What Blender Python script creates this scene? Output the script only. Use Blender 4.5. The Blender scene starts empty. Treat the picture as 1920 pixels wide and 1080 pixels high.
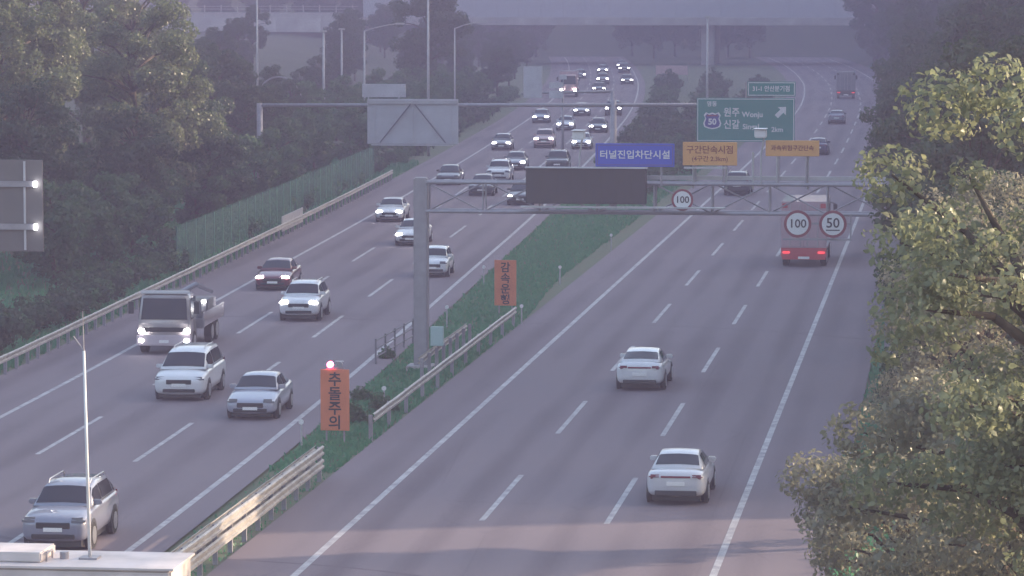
import bpy, bmesh, math, random
import numpy as np
from mathutils import Vector, Matrix
R = math.radians
random.seed(7); rng = np.random.default_rng(11)
sc = bpy.context.scene
col = sc.collection

# ------------------------------------------------------------------ camera, sky, sun, exposure
CAMH = 15.63; FPX = 6764.0; PITCH = math.atan(584 / FPX); YAW = R(6.97)
cd = bpy.data.cameras.new('camera'); cam = bpy.data.objects.new('camera', cd); col.objects.link(cam)
cam.location = (0, 0, CAMH); cam.rotation_euler = (R(90) - PITCH, 0, YAW)
cd.sensor_width = 36; cd.lens = 36 * FPX / 1920; cd.clip_start = 0.5; cd.clip_end = 9000
sc.camera = cam
SUN_EL = 16.0; SUN_AZ = 67.0            # azimuth clockwise from the road direction (+Y)
w = bpy.data.worlds.new('World'); sc.world = w; w.use_nodes = True
nt = w.node_tree; bg = nt.nodes['Background']
sky = nt.nodes.new('ShaderNodeTexSky'); sky.sky_type = 'NISHITA'; sky.sun_disc = False
sky.sun_elevation = R(SUN_EL); sky.sun_rotation = R(SUN_AZ); sky.air_density = 1.2; sky.dust_density = 3.0; sky.ozone_density = 0.6
nt.links.new(sky.outputs[0], bg.inputs[0]); bg.inputs[1].default_value = 0.15
sl = bpy.data.lights.new('sun', 'SUN'); sl.energy = 3.0; sl.angle = R(0.6); sl.color = (1, .78, .56)
so = bpy.data.objects.new('sun', sl); col.objects.link(so); so.location = (60, 30, 60)
so.rotation_euler = (R(90 - SUN_EL), 0, R(180 - SUN_AZ))
sc.view_settings.view_transform = 'Standard'; sc.view_settings.look = 'None'
sc.view_settings.exposure = 2.1; sc.view_settings.gamma = 1.0
sc.cycles.use_denoising = True
sc.cycles.max_bounces = 6; sc.cycles.transparent_max_bounces = 12; sc.cycles.volume_bounces = 1
sc.cycles.sample_clamp_indirect = 4.0
HAZE_DENSITY = 0.0014

# ------------------------------------------------------------------ pixel of the survey picture -> point of the ground
_f = np.array([-math.sin(YAW) * math.cos(PITCH), math.cos(YAW) * math.cos(PITCH), -math.sin(PITCH)])
_r = np.array([math.cos(YAW), math.sin(YAW), 0.0]); _u = np.cross(_r, _f)
def gp(x, y, z=0.0):
    d = _f + (x - 960) / FPX * _r + (540 - y) / FPX * _u
    t = (z - CAMH) / d[2]; return (t * d[0], t * d[1])

# ------------------------------------------------------------------ materials
MATS = {}
def mat(name, color, rough=.6, metal=0, noise=0, scale=5, bump=0, emit=None, estr=0, coat=0, spec=None, stretch=None, c2=None):
    if name in MATS: return MATS[name]
    m = bpy.data.materials.new(name); m.use_nodes = True; t = m.node_tree; b = t.nodes['Principled BSDF']
    b.inputs['Base Color'].default_value = (*color, 1); b.inputs['Roughness'].default_value = rough; b.inputs['Metallic'].default_value = metal
    if coat: b.inputs['Coat Weight'].default_value = coat; b.inputs['Coat Roughness'].default_value = .06
    if spec is not None: b.inputs['Specular IOR Level'].default_value = spec
    if noise or bump:
        tc = t.nodes.new('ShaderNodeTexCoord'); n = t.nodes.new('ShaderNodeTexNoise'); n.inputs['Scale'].default_value = scale; n.inputs['Detail'].default_value = 6
        src = tc.outputs['Object']
        if stretch:
            mp = t.nodes.new('ShaderNodeMapping'); mp.inputs['Scale'].default_value = stretch; t.links.new(src, mp.inputs[0]); src = mp.outputs[0]
        t.links.new(src, n.inputs['Vector'])
        if noise:
            rp = t.nodes.new('ShaderNodeValToRGB'); rp.color_ramp.elements[0].position = .3; rp.color_ramp.elements[1].position = .72
            a = c2 if c2 else tuple(c * (1 - noise) for c in color); bcol = color if c2 else tuple(min(1, c * (1 + noise)) for c in color)
            rp.color_ramp.elements[0].color = (*a, 1); rp.color_ramp.elements[1].color = (*bcol, 1)
            t.links.new(n.outputs['Fac'], rp.inputs[0]); t.links.new(rp.outputs[0], b.inputs['Base Color'])
        if bump:
            bp = t.nodes.new('ShaderNodeBump'); bp.inputs['Strength'].default_value = bump; bp.inputs['Distance'].default_value = .05
            t.links.new(n.outputs['Fac'], bp.inputs['Height']); t.links.new(bp.outputs[0], b.inputs['Normal'])
    if emit: b.inputs['Emission Color'].default_value = (*emit, 1); b.inputs['Emission Strength'].default_value = estr
    MATS[name] = m; return m
def leafmat(name, c1, c2, c3):
    m = bpy.data.materials.new(name); m.use_nodes = True; t = m.node_tree; t.nodes.remove(t.nodes['Principled BSDF'])
    out = t.nodes['Material Output']; tc = t.nodes.new('ShaderNodeTexCoord')
    n = t.nodes.new('ShaderNodeTexNoise'); n.inputs['Scale'].default_value = .9; n.inputs['Detail'].default_value = 8; n.inputs['Roughness'].default_value = .8
    rp = t.nodes.new('ShaderNodeValToRGB'); e = rp.color_ramp.elements; e[0].position = .32; e[0].color = (*c1, 1); e[1].position = .7; e[1].color = (*c3, 1)
    k = e.new(.5); k.color = (*c2, 1)
    d = t.nodes.new('ShaderNodeBsdfDiffuse'); tr = t.nodes.new('ShaderNodeBsdfTranslucent'); g = t.nodes.new('ShaderNodeBsdfGlossy'); g.inputs['Roughness'].default_value = .38
    mx = t.nodes.new('ShaderNodeMixShader'); mx.inputs[0].default_value = .5; m2 = t.nodes.new('ShaderNodeMixShader'); m2.inputs[0].default_value = .03
    L = t.links.new
    L(tc.outputs['Object'], n.inputs['Vector']); L(n.outputs['Fac'], rp.inputs[0]); L(rp.outputs[0], d.inputs[0]); L(rp.outputs[0], tr.inputs[0])
    L(d.outputs[0], mx.inputs[1]); L(tr.outputs[0], mx.inputs[2]); L(mx.outputs[0], m2.inputs[1]); L(g.outputs[0], m2.inputs[2]); L(m2.outputs[0], out.inputs[0])
    MATS[name] = m; return m
leafmat('leaf_olive', (.12, .15, .10), (.205, .23, .135), (.34, .33, .19))
leafmat('leaf_autumn', (.17, .17, .13), (.235, .23, .165), (.34, .32, .21))
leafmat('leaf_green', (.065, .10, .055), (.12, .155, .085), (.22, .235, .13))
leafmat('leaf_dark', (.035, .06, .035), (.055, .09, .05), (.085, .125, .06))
leafmat('leaf_bush', (.05, .10, .05), (.075, .14, .065), (.10, .18, .08))
leafmat('leaf_grass', (.055, .18, .10), (.08, .24, .13), (.12, .27, .14))
def asphalt():
    m = bpy.data.materials.new('asphalt'); m.use_nodes = True; t = m.node_tree; b = t.nodes['Principled BSDF']; L = t.links.new
    tc = t.nodes.new('ShaderNodeTexCoord')
    def nz(scale, st, det=6):
        mp = t.nodes.new('ShaderNodeMapping'); mp.inputs['Scale'].default_value = st; n = t.nodes.new('ShaderNodeTexNoise'); n.inputs['Scale'].default_value = scale; n.inputs['Detail'].default_value = det
        L(tc.outputs['Object'], mp.inputs[0]); L(mp.outputs[0], n.inputs['Vector']); return n.outputs['Fac']
    def mth(op, a, bb):
        q = t.nodes.new('ShaderNodeMath'); q.operation = op
        for i, v in enumerate((a, bb)):
            if isinstance(v, (int, float)): q.inputs[i].default_value = v
            else: L(v, q.inputs[i])
        return q.outputs[0]
    s = mth('ADD', mth('MULTIPLY', nz(.55, (1, .03, 1), 4), .8), mth('MULTIPLY', nz(.12, (1, .4, 1), 5), .7))
    s = mth('ADD', s, mth('MULTIPLY', nz(9, (1, 1, 1), 8), .35))
    uvn = t.nodes.new('ShaderNodeUVMap'); uvn.uv_map = 'lane'; sp = t.nodes.new('ShaderNodeSeparateXYZ'); L(uvn.outputs[0], sp.inputs[0])
    tr = mth('SINE', mth('MULTIPLY', sp.outputs[0], 2 * math.pi / 1.81), 0.0)          # wheel tracks
    s = mth('ADD', s, mth('MULTIPLY', tr, .12))
    vj = mth('PINGPONG', mth('ADD', sp.outputs[1], mth('MULTIPLY', nz(.02, (1, 1, 1), 2), 60.0)), 31.0)   # transverse joints
    s = mth('SUBTRACT', s, mth('MULTIPLY', mth('LESS_THAN', vj, .12), .35))
    ck = t.nodes.new('ShaderNodeTexVoronoi'); ck.feature = 'DISTANCE_TO_EDGE'; ck.inputs['Scale'].default_value = .16
    mp2 = t.nodes.new('ShaderNodeMapping'); mp2.inputs['Scale'].default_value = (1, .35, 1); L(tc.outputs['Object'], mp2.inputs[0]); L(mp2.outputs[0], ck.inputs['Vector'])
    s = mth('SUBTRACT', s, mth('MULTIPLY', mth('LESS_THAN', ck.outputs['Distance'], .004), .07))
    s = mth('ADD', s, .04)
    rp = t.nodes.new('ShaderNodeValToRGB'); rp.color_ramp.elements[0].position = .66; rp.color_ramp.elements[1].position = 1.2
    rp.color_ramp.elements[0].color = (.116, .094, .110, 1); rp.color_ramp.elements[1].color = (.172, .143, .160, 1)
    L(s, rp.inputs[0]); L(rp.outputs[0], b.inputs['Base Color']); b.inputs['Roughness'].default_value = .85; b.inputs['Specular IOR Level'].default_value = .25
    bp = t.nodes.new('ShaderNodeBump'); bp.inputs['Strength'].default_value = .25; bp.inputs['Distance'].default_value = .02
    L(nz(30, (1, 1, 1), 4), bp.inputs['Height']); L(bp.outputs[0], b.inputs['Normal']); MATS['asphalt'] = m; return m
asphalt()
def meshwire():
    m = bpy.data.materials.new('green_mesh'); m.use_nodes = True; t = m.node_tree; b = t.nodes['Principled BSDF']
    b.inputs['Base Color'].default_value = (.05, .17, .12, 1); b.inputs['Roughness'].default_value = .5
    tr = t.nodes.new('ShaderNodeBsdfTransparent'); mx = t.nodes.new('ShaderNodeMixShader'); mx.inputs[0].default_value = .48
    t.links.new(tr.outputs[0], mx.inputs[1]); t.links.new(b.outputs[0], mx.inputs[2]); t.links.new(mx.outputs[0], t.nodes['Material Output'].inputs[0]); MATS['green_mesh'] = m
meshwire()
mat('line_white', (.44, .43, .44), .6, noise=.5, scale=2.2, c2=(.19, .18, .20))
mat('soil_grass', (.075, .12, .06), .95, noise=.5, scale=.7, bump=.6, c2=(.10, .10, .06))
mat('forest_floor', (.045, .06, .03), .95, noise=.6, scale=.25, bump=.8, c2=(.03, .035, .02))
mat('steel', (.27, .26, .29), .5, .3, noise=.12, scale=3)
mat('pale_steel', (.36, .36, .38), .5, .2, noise=.1, scale=2)
mat('rail_steel', (.36, .34, .32), .5, .25, noise=.25, scale=2.5)
mat('sign_back', (.42, .42, .46), .55, .1, noise=.12, scale=.8)
mat('dark_panel', (.035, .035, .045), .5)
mat('green_sign', (.02, .19, .17), .55); mat('blue_sign', (.04, .075, .45), .55)
mat('orange_sign', (.58, .30, .11), .6, noise=.08, scale=2); mat('orange_board', (.56, .17, .08), .6, noise=.12, scale=1.2)
mat('white_sign', (.60, .60, .62), .5); mat('red_ring', (.20, .04, .06), .5); mat('black_text', (.03, .02, .03), .6); mat('brown_text', (.20, .05, .03), .6)
mat('shield_red', (.22, .04, .09), .5); mat('shield_blue', (.07, .07, .25), .5)
mat('concrete', (.36, .34, .34), .9, noise=.22, scale=.35, bump=.2); mat('concrete_pale', (.46, .43, .43), .9, noise=.35, scale=.18, bump=.2)
mat('box_paint', (.50, .45, .45), .6, noise=.18, scale=1.6); mat('barrier_panel', (.42, .42, .48), .7, noise=.1, scale=.2)
mat('bark', (.07, .055, .04), .95, noise=.4, scale=4, bump=.8)
mat('tyre', (.02, .02, .02), .9); mat('rim', (.45, .45, .47), .35, .8); mat('trim', (.03, .03, .035), .5); mat('grille', (.025, .025, .03), .35)
mat('glass', (.025, .026, .038), .12, 0, spec=.28); mat('plate', (.7, .7, .7), .5); mat('seal', (.04, .04, .04), .6)
mat('lamp_off', (.16, .17, .20), .12, .2, coat=1); mat('lamp_on', (1, 1, 1), .3, emit=(1, .95, .92), estr=9.0)
mat('tail', (.17, .03, .05), .2, coat=1); mat('tail_on', (.6, .02, .03), .3, emit=(1, .08, .1), estr=.25); mat('beacon', (.8, .1, .15), .3, emit=(1, .08, .2), estr=6.0)
mat('amber', (.7, .25, .02), .25, coat=1)
for n, c in dict(white=(.58, .58, .61), pearl=(.50, .50, .54), silver=(.20, .21, .27), satin=(.30, .31, .38), grey=(.20, .20, .23), dark=(.045, .045, .055), maroon=(.12, .022, .035), navy=(.03, .035, .10), beige=(.36, .33, .34), red=(.45, .06, .07), cargo=(.46, .40, .44), rose=(.50, .34, .35), blush=(.40, .28, .31)).items():
    mat('paint_' + n, c, .28, .15 if n in ('silver', 'grey', 'satin') else 0, coat=.9, noise=.03, scale=1.5)

# ------------------------------------------------------------------ mesh helpers
class MB:
    def __init__(s): s.v = []; s.f = []
    def poly(s, pts, faces):
        o = len(s.v); s.v += [tuple(map(float, p)) for p in pts]; s.f += [tuple(i + o for i in f) for f in faces]; return s
    def box(s, x0, x1, y0, y1, z0, z1):
        return s.poly([(x0, y0, z0), (x1, y0, z0), (x1, y1, z0), (x0, y1, z0), (x0, y0, z1), (x1, y0, z1), (x1, y1, z1), (x0, y1, z1)],
                      [(3, 2, 1, 0), (4, 5, 6, 7), (0, 1, 5, 4), (1, 2, 6, 5), (2, 3, 7, 6), (3, 0, 4, 7)])
    def cbox(s, c, d): return s.box(c[0] - d[0] / 2, c[0] + d[0] / 2, c[1] - d[1] / 2, c[1] + d[1] / 2, c[2] - d[2] / 2, c[2] + d[2] / 2)
    def tube(s, a, b, r0, r1=None, n=8):
        r1 = r0 if r1 is None else r1; a = Vector(a); b = Vector(b); d = (b - a).normalized()
        x = d.orthogonal().normalized(); y = d.cross(x); P = []
        for c, r in ((a, r0), (b, r1)):
            for i in range(n):
                t = 2 * math.pi * i / n; P.append(c + r * (math.cos(t) * x + math.sin(t) * y))
        return s.poly(P, [(i, (i + 1) % n, n + (i + 1) % n, n + i) for i in range(n)] + [tuple(range(n - 1, -1, -1)), tuple(range(n, 2 * n))])
    def path(s, pts, r, n=6):
        for a, b in zip(pts[:-1], pts[1:]): s.tube(a, b, r, n=n)
        return s
    def disc(s, c, r, th, n=28, axis='y'):
        a = Vector(c); d = Vector((0, th, 0)) if axis == 'y' else (Vector((th, 0, 0)) if axis == 'x' else Vector((0, 0, th)))
        return s.tube(a, a + d, r, n=n)
    def mesh(s, name, m=None, smooth=False, bevel=0, seg=2):
        me = bpy.data.meshes.new(name); me.from_pydata(s.v, [], s.f)
        if bevel or smooth:
            bm = bmesh.new(); bm.from_mesh(me)
            bmesh.ops.recalc_face_normals(bm, faces=bm.faces)
            if bevel: bmesh.ops.bevel(bm, geom=list(bm.edges), offset=bevel, segments=seg, affect='EDGES', clamp_overlap=True)
            bm.to_mesh(me); bm.free()
        if smooth: me.polygons.foreach_set('use_smooth', [True] * len(me.polygons))
        if m: me.materials.append(MATS[m] if isinstance(m, str) else m)
        me.update(); return me
    def build(s, name, m, parent=None, **k): return obj(name, s.mesh(name, m, **k), parent)
def obj(name, me, parent=None, loc=None, rz=None):
    o = bpy.data.objects.new(name, me); col.objects.link(o)
    if parent is not None: o.parent = parent
    if loc is not None: o.location = loc
    if rz is not None: o.rotation_euler = (0, 0, rz)
    return o
def empty(name, loc=(0, 0, 0), rz=0): return obj(name, None, None, loc, rz)
def tag(o, label=None, cat=None, group=None, kind=None):
    if label: o['label'] = label
    if cat: o['category'] = cat
    if group: o['group'] = group
    if kind: o['kind'] = kind
    return o
def copy_tree(o, parent=None):
    c = o.copy(); col.objects.link(c); c.parent = parent
    for ch in o.children: copy_tree(ch, c)
    return c
def text(body, size, m, parent, loc, name='lettering', spacing=1.0, bold=.0, rot=(R(90), 0, 0), align='CENTER', sx=1.0, depth=.004):
    c = bpy.data.curves.new(name, 'FONT'); c.body = body; c.size = size; c.align_x = align; c.align_y = 'CENTER'; c.extrude = depth; c.offset = bold; c.space_character = spacing; c.resolution_u = 3
    o = bpy.data.objects.new(name, c); col.objects.link(o); bpy.context.view_layer.update()
    me = bpy.data.meshes.new_from_object(o.evaluated_get(bpy.context.evaluated_depsgraph_get())); bpy.data.objects.remove(o); bpy.data.curves.remove(c)
    me.materials.clear(); me.materials.append(MATS[m]); n = obj(name, me, parent, loc); n.rotation_euler = rot; n.scale = (sx, 1, 1); return n

# ------------------------------------------------------------------ road alignment (metres)
_my = [-100, 40, 60, 97, 130, 154, 170, 234, 290, 310, 360, 411, 470, 530, 590, 650, 760, 900]
_mx = [-21.2, -21.5, -21.7, -22.2, -23.0, -23.95, -24.65, -27.2, -30.0, -31.0, -33.7, -36.7, -41, -46, -52, -58.5, -72, -92]
_ry = [-100, 290, 330, 362, 400, 437, 461, 498, 530, 590, 650, 760, 900]
_rx = [0, 0, -.12, -.4, -.75, -1.3, -1.95, -3.3, -4.7, -8.6, -13.5, -25, -42]
_Y = np.arange(-100, 901, 5.0)
def _sm(a):
    k = np.ones(9) / 9; b = np.concatenate([np.full(4, a[0]), a, a[-1] + (a[-1] - a[-2]) * np.arange(1, 5)]); return np.convolve(b, k, 'valid')
_M = _sm(np.interp(_Y, _my, _mx)); _RO = _sm(np.interp(_Y, _ry, _rx))
def Mc(Y): return float(np.interp(Y, _Y, _M))            # inner edge line of the oncoming carriageway
def Ro(Y): return float(np.interp(Y, _Y, _RO))
LW = 3.55
def leftx(Y, k): return Mc(Y) - LW * k                     # k = 0 inner line ... 3 shoulder line
def rightx(Y, k): return -17.0 + 3.63 * k + Ro(Y)          # k = 0 inner line ... 3 shoulder line
def heading(fx, Y): return math.atan2(-(fx(Y + 4) - fx(Y - 4)), 8)   # rotation about z that turns +Y onto the road

def strip(name, m, fa, fb, y0, y1, z, step=5, parent=None, uv0=None):
    ys = list(np.arange(y0, y1, step)) + [y1]; P = []
    for Y in ys: P += [(fa(Y), Y, z), (fb(Y), Y, z)]
    o = MB().poly(P, [(2 * i, 2 * i + 1, 2 * i + 3, 2 * i + 2) for i in range(len(ys) - 1)]).build(name, m, parent)
    if uv0 is not None:          # u = metres from the inner edge line, v = metres along the road
        uv = o.data.uv_layers.new(name='lane')
        for l in o.data.loops: c = o.data.vertices[l.vertex_index].co; uv.data[l.index].uv = (abs(c.x - uv0(c.y)), c.y)
    return o

# terrain -----------------------------------------------------------
def sstep(a, b, x): t = min(1, max(0, (x - a) / (b - a))); return t * t * (3 - 2 * t)
def hnoise(x, y): return math.sin(x * .071 + y * .043) + .6 * math.sin(x * .13 - y * .091 + 1.7) + .4 * math.sin(x * .21 + y * .17 + .4)
def terrain(X, Y):
    S = leftx(min(Y, 900), 3); E = rightx(min(Y, 900), 3)
    z = -.07
    u = S - X
    if u > 5:
        rise = .22 - .10 * sstep(240, 330, Y)
        z += .4 * sstep(5, 9, u) + rise * max(0, min(u - 9, 45)) + .25 * hnoise(X, Y) * sstep(9, 30, u)
    v = X - E
    if v > 4:  # right-hand hill, mostly unseen, shaped to shade the road and the haze
        low = .12 * min(v - 4, 30)
        win = sstep(215, 240, Y) * (1 - sstep(285, 315, Y)); K = 1.75 - .75 * win  # crest raised for shade, dipped where sun should reach the left treetops
        high = .5 * min(v - 4, 8) + .62 * K * max(0, min(v - 12, 56)) + .9 * hnoise(X, Y) * sstep(14, 50, v)
        k = sstep(128, 150, Y - (X - 70) * .42) if X > 15 else sstep(95, 150, Y)  # hill end placed so its shadow leaves the nearest road sunlit
        z += low * (1 - k) + high * k
    if Y > 704: z = max(z, 44 * sstep(704, 830, Y))
    return z
def build_terrain():
    offs_l = [900, 500, 300, 200, 140, 100, 75, 60, 50, 42, 36, 31, 27, 23, 20, 17, 14.5, 12.5, 11, 9.5, 8, 6.5, 5, 3.2]
    offs_r = [3.4, 4.5, 6, 8, 10, 12, 15, 18, 22, 26, 31, 37, 44, 52, 60, 68, 76, 90, 120, 200, 400, 900]
    ys = list(np.arange(-250, 60, 30.0)) + list(np.arange(60, 720, 6.0)) + list(np.arange(720, 1100, 30.0)) + [1200, 1400, 1800, 2400, 3200, 4500]
    P = []; nc = None
    for Y in ys:
        q = max(-100, min(Y, 900)); S = leftx(q, 3); E = rightx(q, 3); a = Mc(q) + .5; b = rightx(q, 0) - 1.6
        xs = [S - o for o in offs_l] + [S - .5, a, a + .25 * (b - a), (a + b) / 2, a + .75 * (b - a), b, E - .5] + [E + o for o in offs_r]
        nc = len(xs); P += [(x, Y, terrain(x, Y)) for x in xs]
    F = [(j * nc + i, j * nc + i + 1, (j + 1) * nc + i + 1, (j + 1) * nc + i) for j in range(len(ys) - 1) for i in range(nc - 1)]
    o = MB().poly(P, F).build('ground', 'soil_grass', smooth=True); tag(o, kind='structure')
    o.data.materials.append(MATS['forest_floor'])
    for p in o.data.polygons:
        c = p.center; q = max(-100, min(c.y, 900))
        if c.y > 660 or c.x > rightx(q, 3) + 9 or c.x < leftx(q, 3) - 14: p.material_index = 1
build_terrain()
road_in = tag(strip('oncoming_carriageway', 'asphalt', lambda Y: leftx(Y, 3) - 3.1, lambda Y: Mc(Y) + 1.0, -60, 712, 0, uv0=lambda Y: Mc(Y) + 1.0), kind='structure')
road_out = tag(strip('outgoing_carriageway', 'asphalt', lambda Y: rightx(Y, 0) - 2.3, lambda Y: rightx(Y, 3) + 2.9, -60, 712, 0, uv0=lambda Y: rightx(Y, 0) - 2.3), kind='structure')
LZ = .004
for k in (0, 3):
    d = 0
    strip('edge_line', 'line_white', lambda Y, k=k: leftx(Y, k) - .1, lambda Y, k=k: leftx(Y, k) + .1, 20, 700, LZ, parent=road_in)
    strip('edge_line', 'line_white', lambda Y, k=k: rightx(Y, k) - .1, lambda Y, k=k: rightx(Y, k) + .1, 20, 700, LZ, parent=road_out)
for k in (1, 2):
    for n in range(34):
        ys = (82.2 if k == 1 else 82.0) + 20.0 * n - 40
        strip('lane_dash', 'line_white', lambda Y, k=k: rightx(Y, k) - .085, lambda Y, k=k: rightx(Y, k) + .085, ys, ys + 9.6, LZ, parent=road_out)
        yl = (112.6 if k == 1 else 114.0) + 20.2 * n - 80
        strip('lane_dash', 'line_white', lambda Y, k=k: leftx(Y, k) - .085, lambda Y, k=k: leftx(Y, k) + .085, yl, yl + 10.2, LZ, parent=road_in)
# ------------------------------------------------------------------ vegetation
def leaf_cloud(name, m, clumps, leaves, size, seed, spread=.55, droop=.3, aspect=.6):
    """clumps: array (n,4) of x,y,z,radius; every leaf is a bent two-quad face"""
    g = np.random.default_rng(seed); clumps = np.asarray(clumps)
    wgt = clumps[:, 3] ** 2; idx = g.choice(len(clumps), leaves, p=wgt / wgt.sum())
    d = g.normal(size=(leaves, 3)); d /= np.linalg.norm(d, axis=1)[:, None]
    rad = g.uniform(.25, 1, leaves) ** spread
    c = clumps[idx, :3] + d * (clumps[idx, 3] * rad)[:, None] * np.array([1, 1, .75])
    n = d + g.normal(scale=.75, size=(leaves, 3)) + np.array([0, 0, .35]); n /= np.linalg.norm(n, axis=1)[:, None]
    a = np.cross(n, g.normal(size=(leaves, 3))); a /= np.linalg.norm(a, axis=1)[:, None]; b = np.cross(n, a)
    s = size * (.45 + 1.1 * g.random(leaves) ** 1.3)[:, None]
    a = a * s * .5; b = b * s * .5 * aspect
    V = np.empty((leaves, 6, 3)); bend = n * s * .16
    V[:, 0] = c - a - bend; V[:, 1] = c - a * .1 - b; V[:, 2] = c + a - bend; V[:, 3] = c + a * .25 + b * .8 ; V[:, 4] = c - a * .45 + b * .75; V[:, 5] = c - a * .6 - b * .7
    me = bpy.data.meshes.new(name); base = np.arange(leaves)[:, None] * 6
    F = np.stack([base + [0, 5, 1, 4], base + [4, 1, 2, 3]], axis=1).reshape(-1, 4)
    me.vertices.add(leaves * 6); me.vertices.foreach_set('co', V.reshape(-1))
    nf = len(F); me.loops.add(nf * 4); me.loops.foreach_set('vertex_index', F.reshape(-1).astype(np.int32))
    me.polygons.add(nf); me.polygons.foreach_set('loop_start', np.arange(0, nf * 4, 4, dtype=np.int32))
    me.update(calc_edges=True); me.materials.append(MATS[m]); return me
def crown_clumps(n, rx, rz, zc, seed, inner=.45, rmin=.35, rmax=.8):
    g = np.random.default_rng(seed); d = g.normal(size=(n, 3)); d /= np.linalg.norm(d, axis=1)[:, None]
    r = g.uniform(inner, 1.0, n); P = d * r[:, None] * np.array([rx, rx, rz]); P[:, 2] += zc
    return np.column_stack([P, g.uniform(rmin, rmax, n) * (1.15 - .35 * r)])
def tree_mesh(seed, h, rx, zlow, leaves, lsize, m, nclump=46, rmin=.5, rmax=1.15):
    """returns (trunk mesh, crown mesh): tapered trunk with forked limbs, leaf clumps on the limb ends"""
    g = np.random.default_rng(seed); zc = (h + zlow) / 2; rz = (h - zlow) / 2
    cl = crown_clumps(nclump, rx, rz, zc, seed + 1, rmin=rmin, rmax=rmax)
    b = MB(); r0 = .018 * h + .04; pts = [Vector((0, 0, -.6))]; 
    for i in range(1, 6): pts.append(Vector((g.normal() * .12 * i / 3, g.normal() * .12 * i / 3, h * .78 * i / 5)))
    for i in range(5): b.tube(pts[i], pts[i + 1], r0 * (1 - i * .17), r0 * (1 - (i + 1) * .17), 9)
    for c in cl[::2]:
        k = min(4.6, max(1.0, 5 * (c[2] - .35 * rx * g.uniform(.5, 1.2)) / (h * .78))); i = int(k); p = pts[i].lerp(pts[min(5, i + 1)], k - i)
        e = Vector(c[:3]); mid = p.lerp(e, .5) + Vector((g.normal() * .1, g.normal() * .1, .25))
        b.tube(p, mid, r0 * .34, r0 * .2, 5); b.tube(mid, e, r0 * .2, r0 * .06, 5)
    return b.mesh('trunk', 'bark', smooth=True), leaf_cloud('crown', m, cl, leaves, lsize, seed + 2)
def place_tree(name, mm, x, y, label, group, scale=1.0, rz=None, zoff=0, sz=None):
    z = terrain(x, y) + zoff; e = empty(name, (x, y, z), random.uniform(0, 6.28) if rz is None else rz); e.scale = (scale, scale, sz or scale)
    obj('trunk', mm[0], e); obj('crown', mm[1], e); tag(e, label, 'tree', group); return e
# right-hand trees beside the camera's foot of the hill
GA = 'trees beside the right-hand shoulder'
near = [tree_mesh(21, 14.6, 3.1, 6.0, 30000, .11, 'leaf_olive', 75, .38, .95), tree_mesh(31, 11.0, 3.2, 2.2, 32000, .115, 'leaf_autumn', 75, .4, 1.0), tree_mesh(41, 7.4, 2.7, .8, 23000, .12, 'leaf_autumn', 60, .4, .95)]
place_tree('roadside_tree', near[0], 1.45, 50, 'tall olive tree with sun-struck yellow leaves over the right-hand shoulder', GA, rz=.4, zoff=0)
place_tree('roadside_tree', near[0], 4.2, 63, 'tall olive tree half hidden behind the sun-struck one', GA, 1.0, rz=2.1)
place_tree('roadside_tree', near[1], 1.0, 58, 'brownish leafy tree of medium height below the sun-struck olive tree', GA, 1.0, rz=1.0)
place_tree('roadside_tree', near[2], -1.0, 74, 'low brown-green bushy tree leaning over the shoulder line below the taller trees', GA, 1.0, rz=2.5)
place_tree('roadside_tree', near[2], 1.6, 66, 'low brown-leaved tree between the taller roadside trees', GA, 1.0, rz=4.4)
place_tree('roadside_tree', near[1], .9, 88, 'medium brown-green tree behind the low bushy ones', GA, .95, rz=3.0)
place_tree('roadside_tree', near[1], 3.2, 55, 'brownish leafy tree filling the gap behind the sun-struck olive tree', GA, 1.08, rz=5.2)
GM = 'dark trees further along the right-hand shoulder'
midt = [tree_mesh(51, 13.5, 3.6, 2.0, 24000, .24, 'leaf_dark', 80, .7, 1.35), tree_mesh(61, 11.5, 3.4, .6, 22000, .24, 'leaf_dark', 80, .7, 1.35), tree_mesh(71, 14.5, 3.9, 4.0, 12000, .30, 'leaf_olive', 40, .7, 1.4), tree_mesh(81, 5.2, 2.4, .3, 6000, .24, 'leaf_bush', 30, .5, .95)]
for i, (x, y, k, s) in enumerate([(.6, 100, 1, .85), (.9, 112, 1, .95), (2.6, 124, 0, .95), (.5, 136, 1, .8), (-.2, 152, 1, .9), (1.4, 168, 0, .9), (-.7, 184, 1, .85), (-1.0, 205, 1, .85), (1.6, 222, 0, .95), (-1.3, 232, 1, .8), (-1.2, 252, 1, .9), (2.6, 262, 0, 1.0), (-1.5, 278, 1, .9), (-1.4, 300, 0, .9), (2.6, 318, 0, 1.0), (-1.6, 330, 1, .9), (-1.8, 355, 1, 1.0), (2.5, 372, 0, 1.1), (-2.4, 392, 1, 1.05), (-2.8, 425, 0, 1.0), (1.5, 450, 1, 1.1), (-4.0, 462, 0, 1.1), (-5.5, 505, 0, 1.1), (3, 510, 0, 1.2), (-8, 550, 0, 1.2), (0, 560, 0, 1.3), (-12, 600, 0, 1.2), (-4, 610, 0, 1.3)]):
    if y > 195 and x < 0: x = rightx(y, 3) + (3.9 if y < 275 else 3.2)
    place_tree('roadside_tree', midt[k], x, y, 'dark green hazy tree in shade beyond the sun-struck roadside tree', GM, s)
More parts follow.
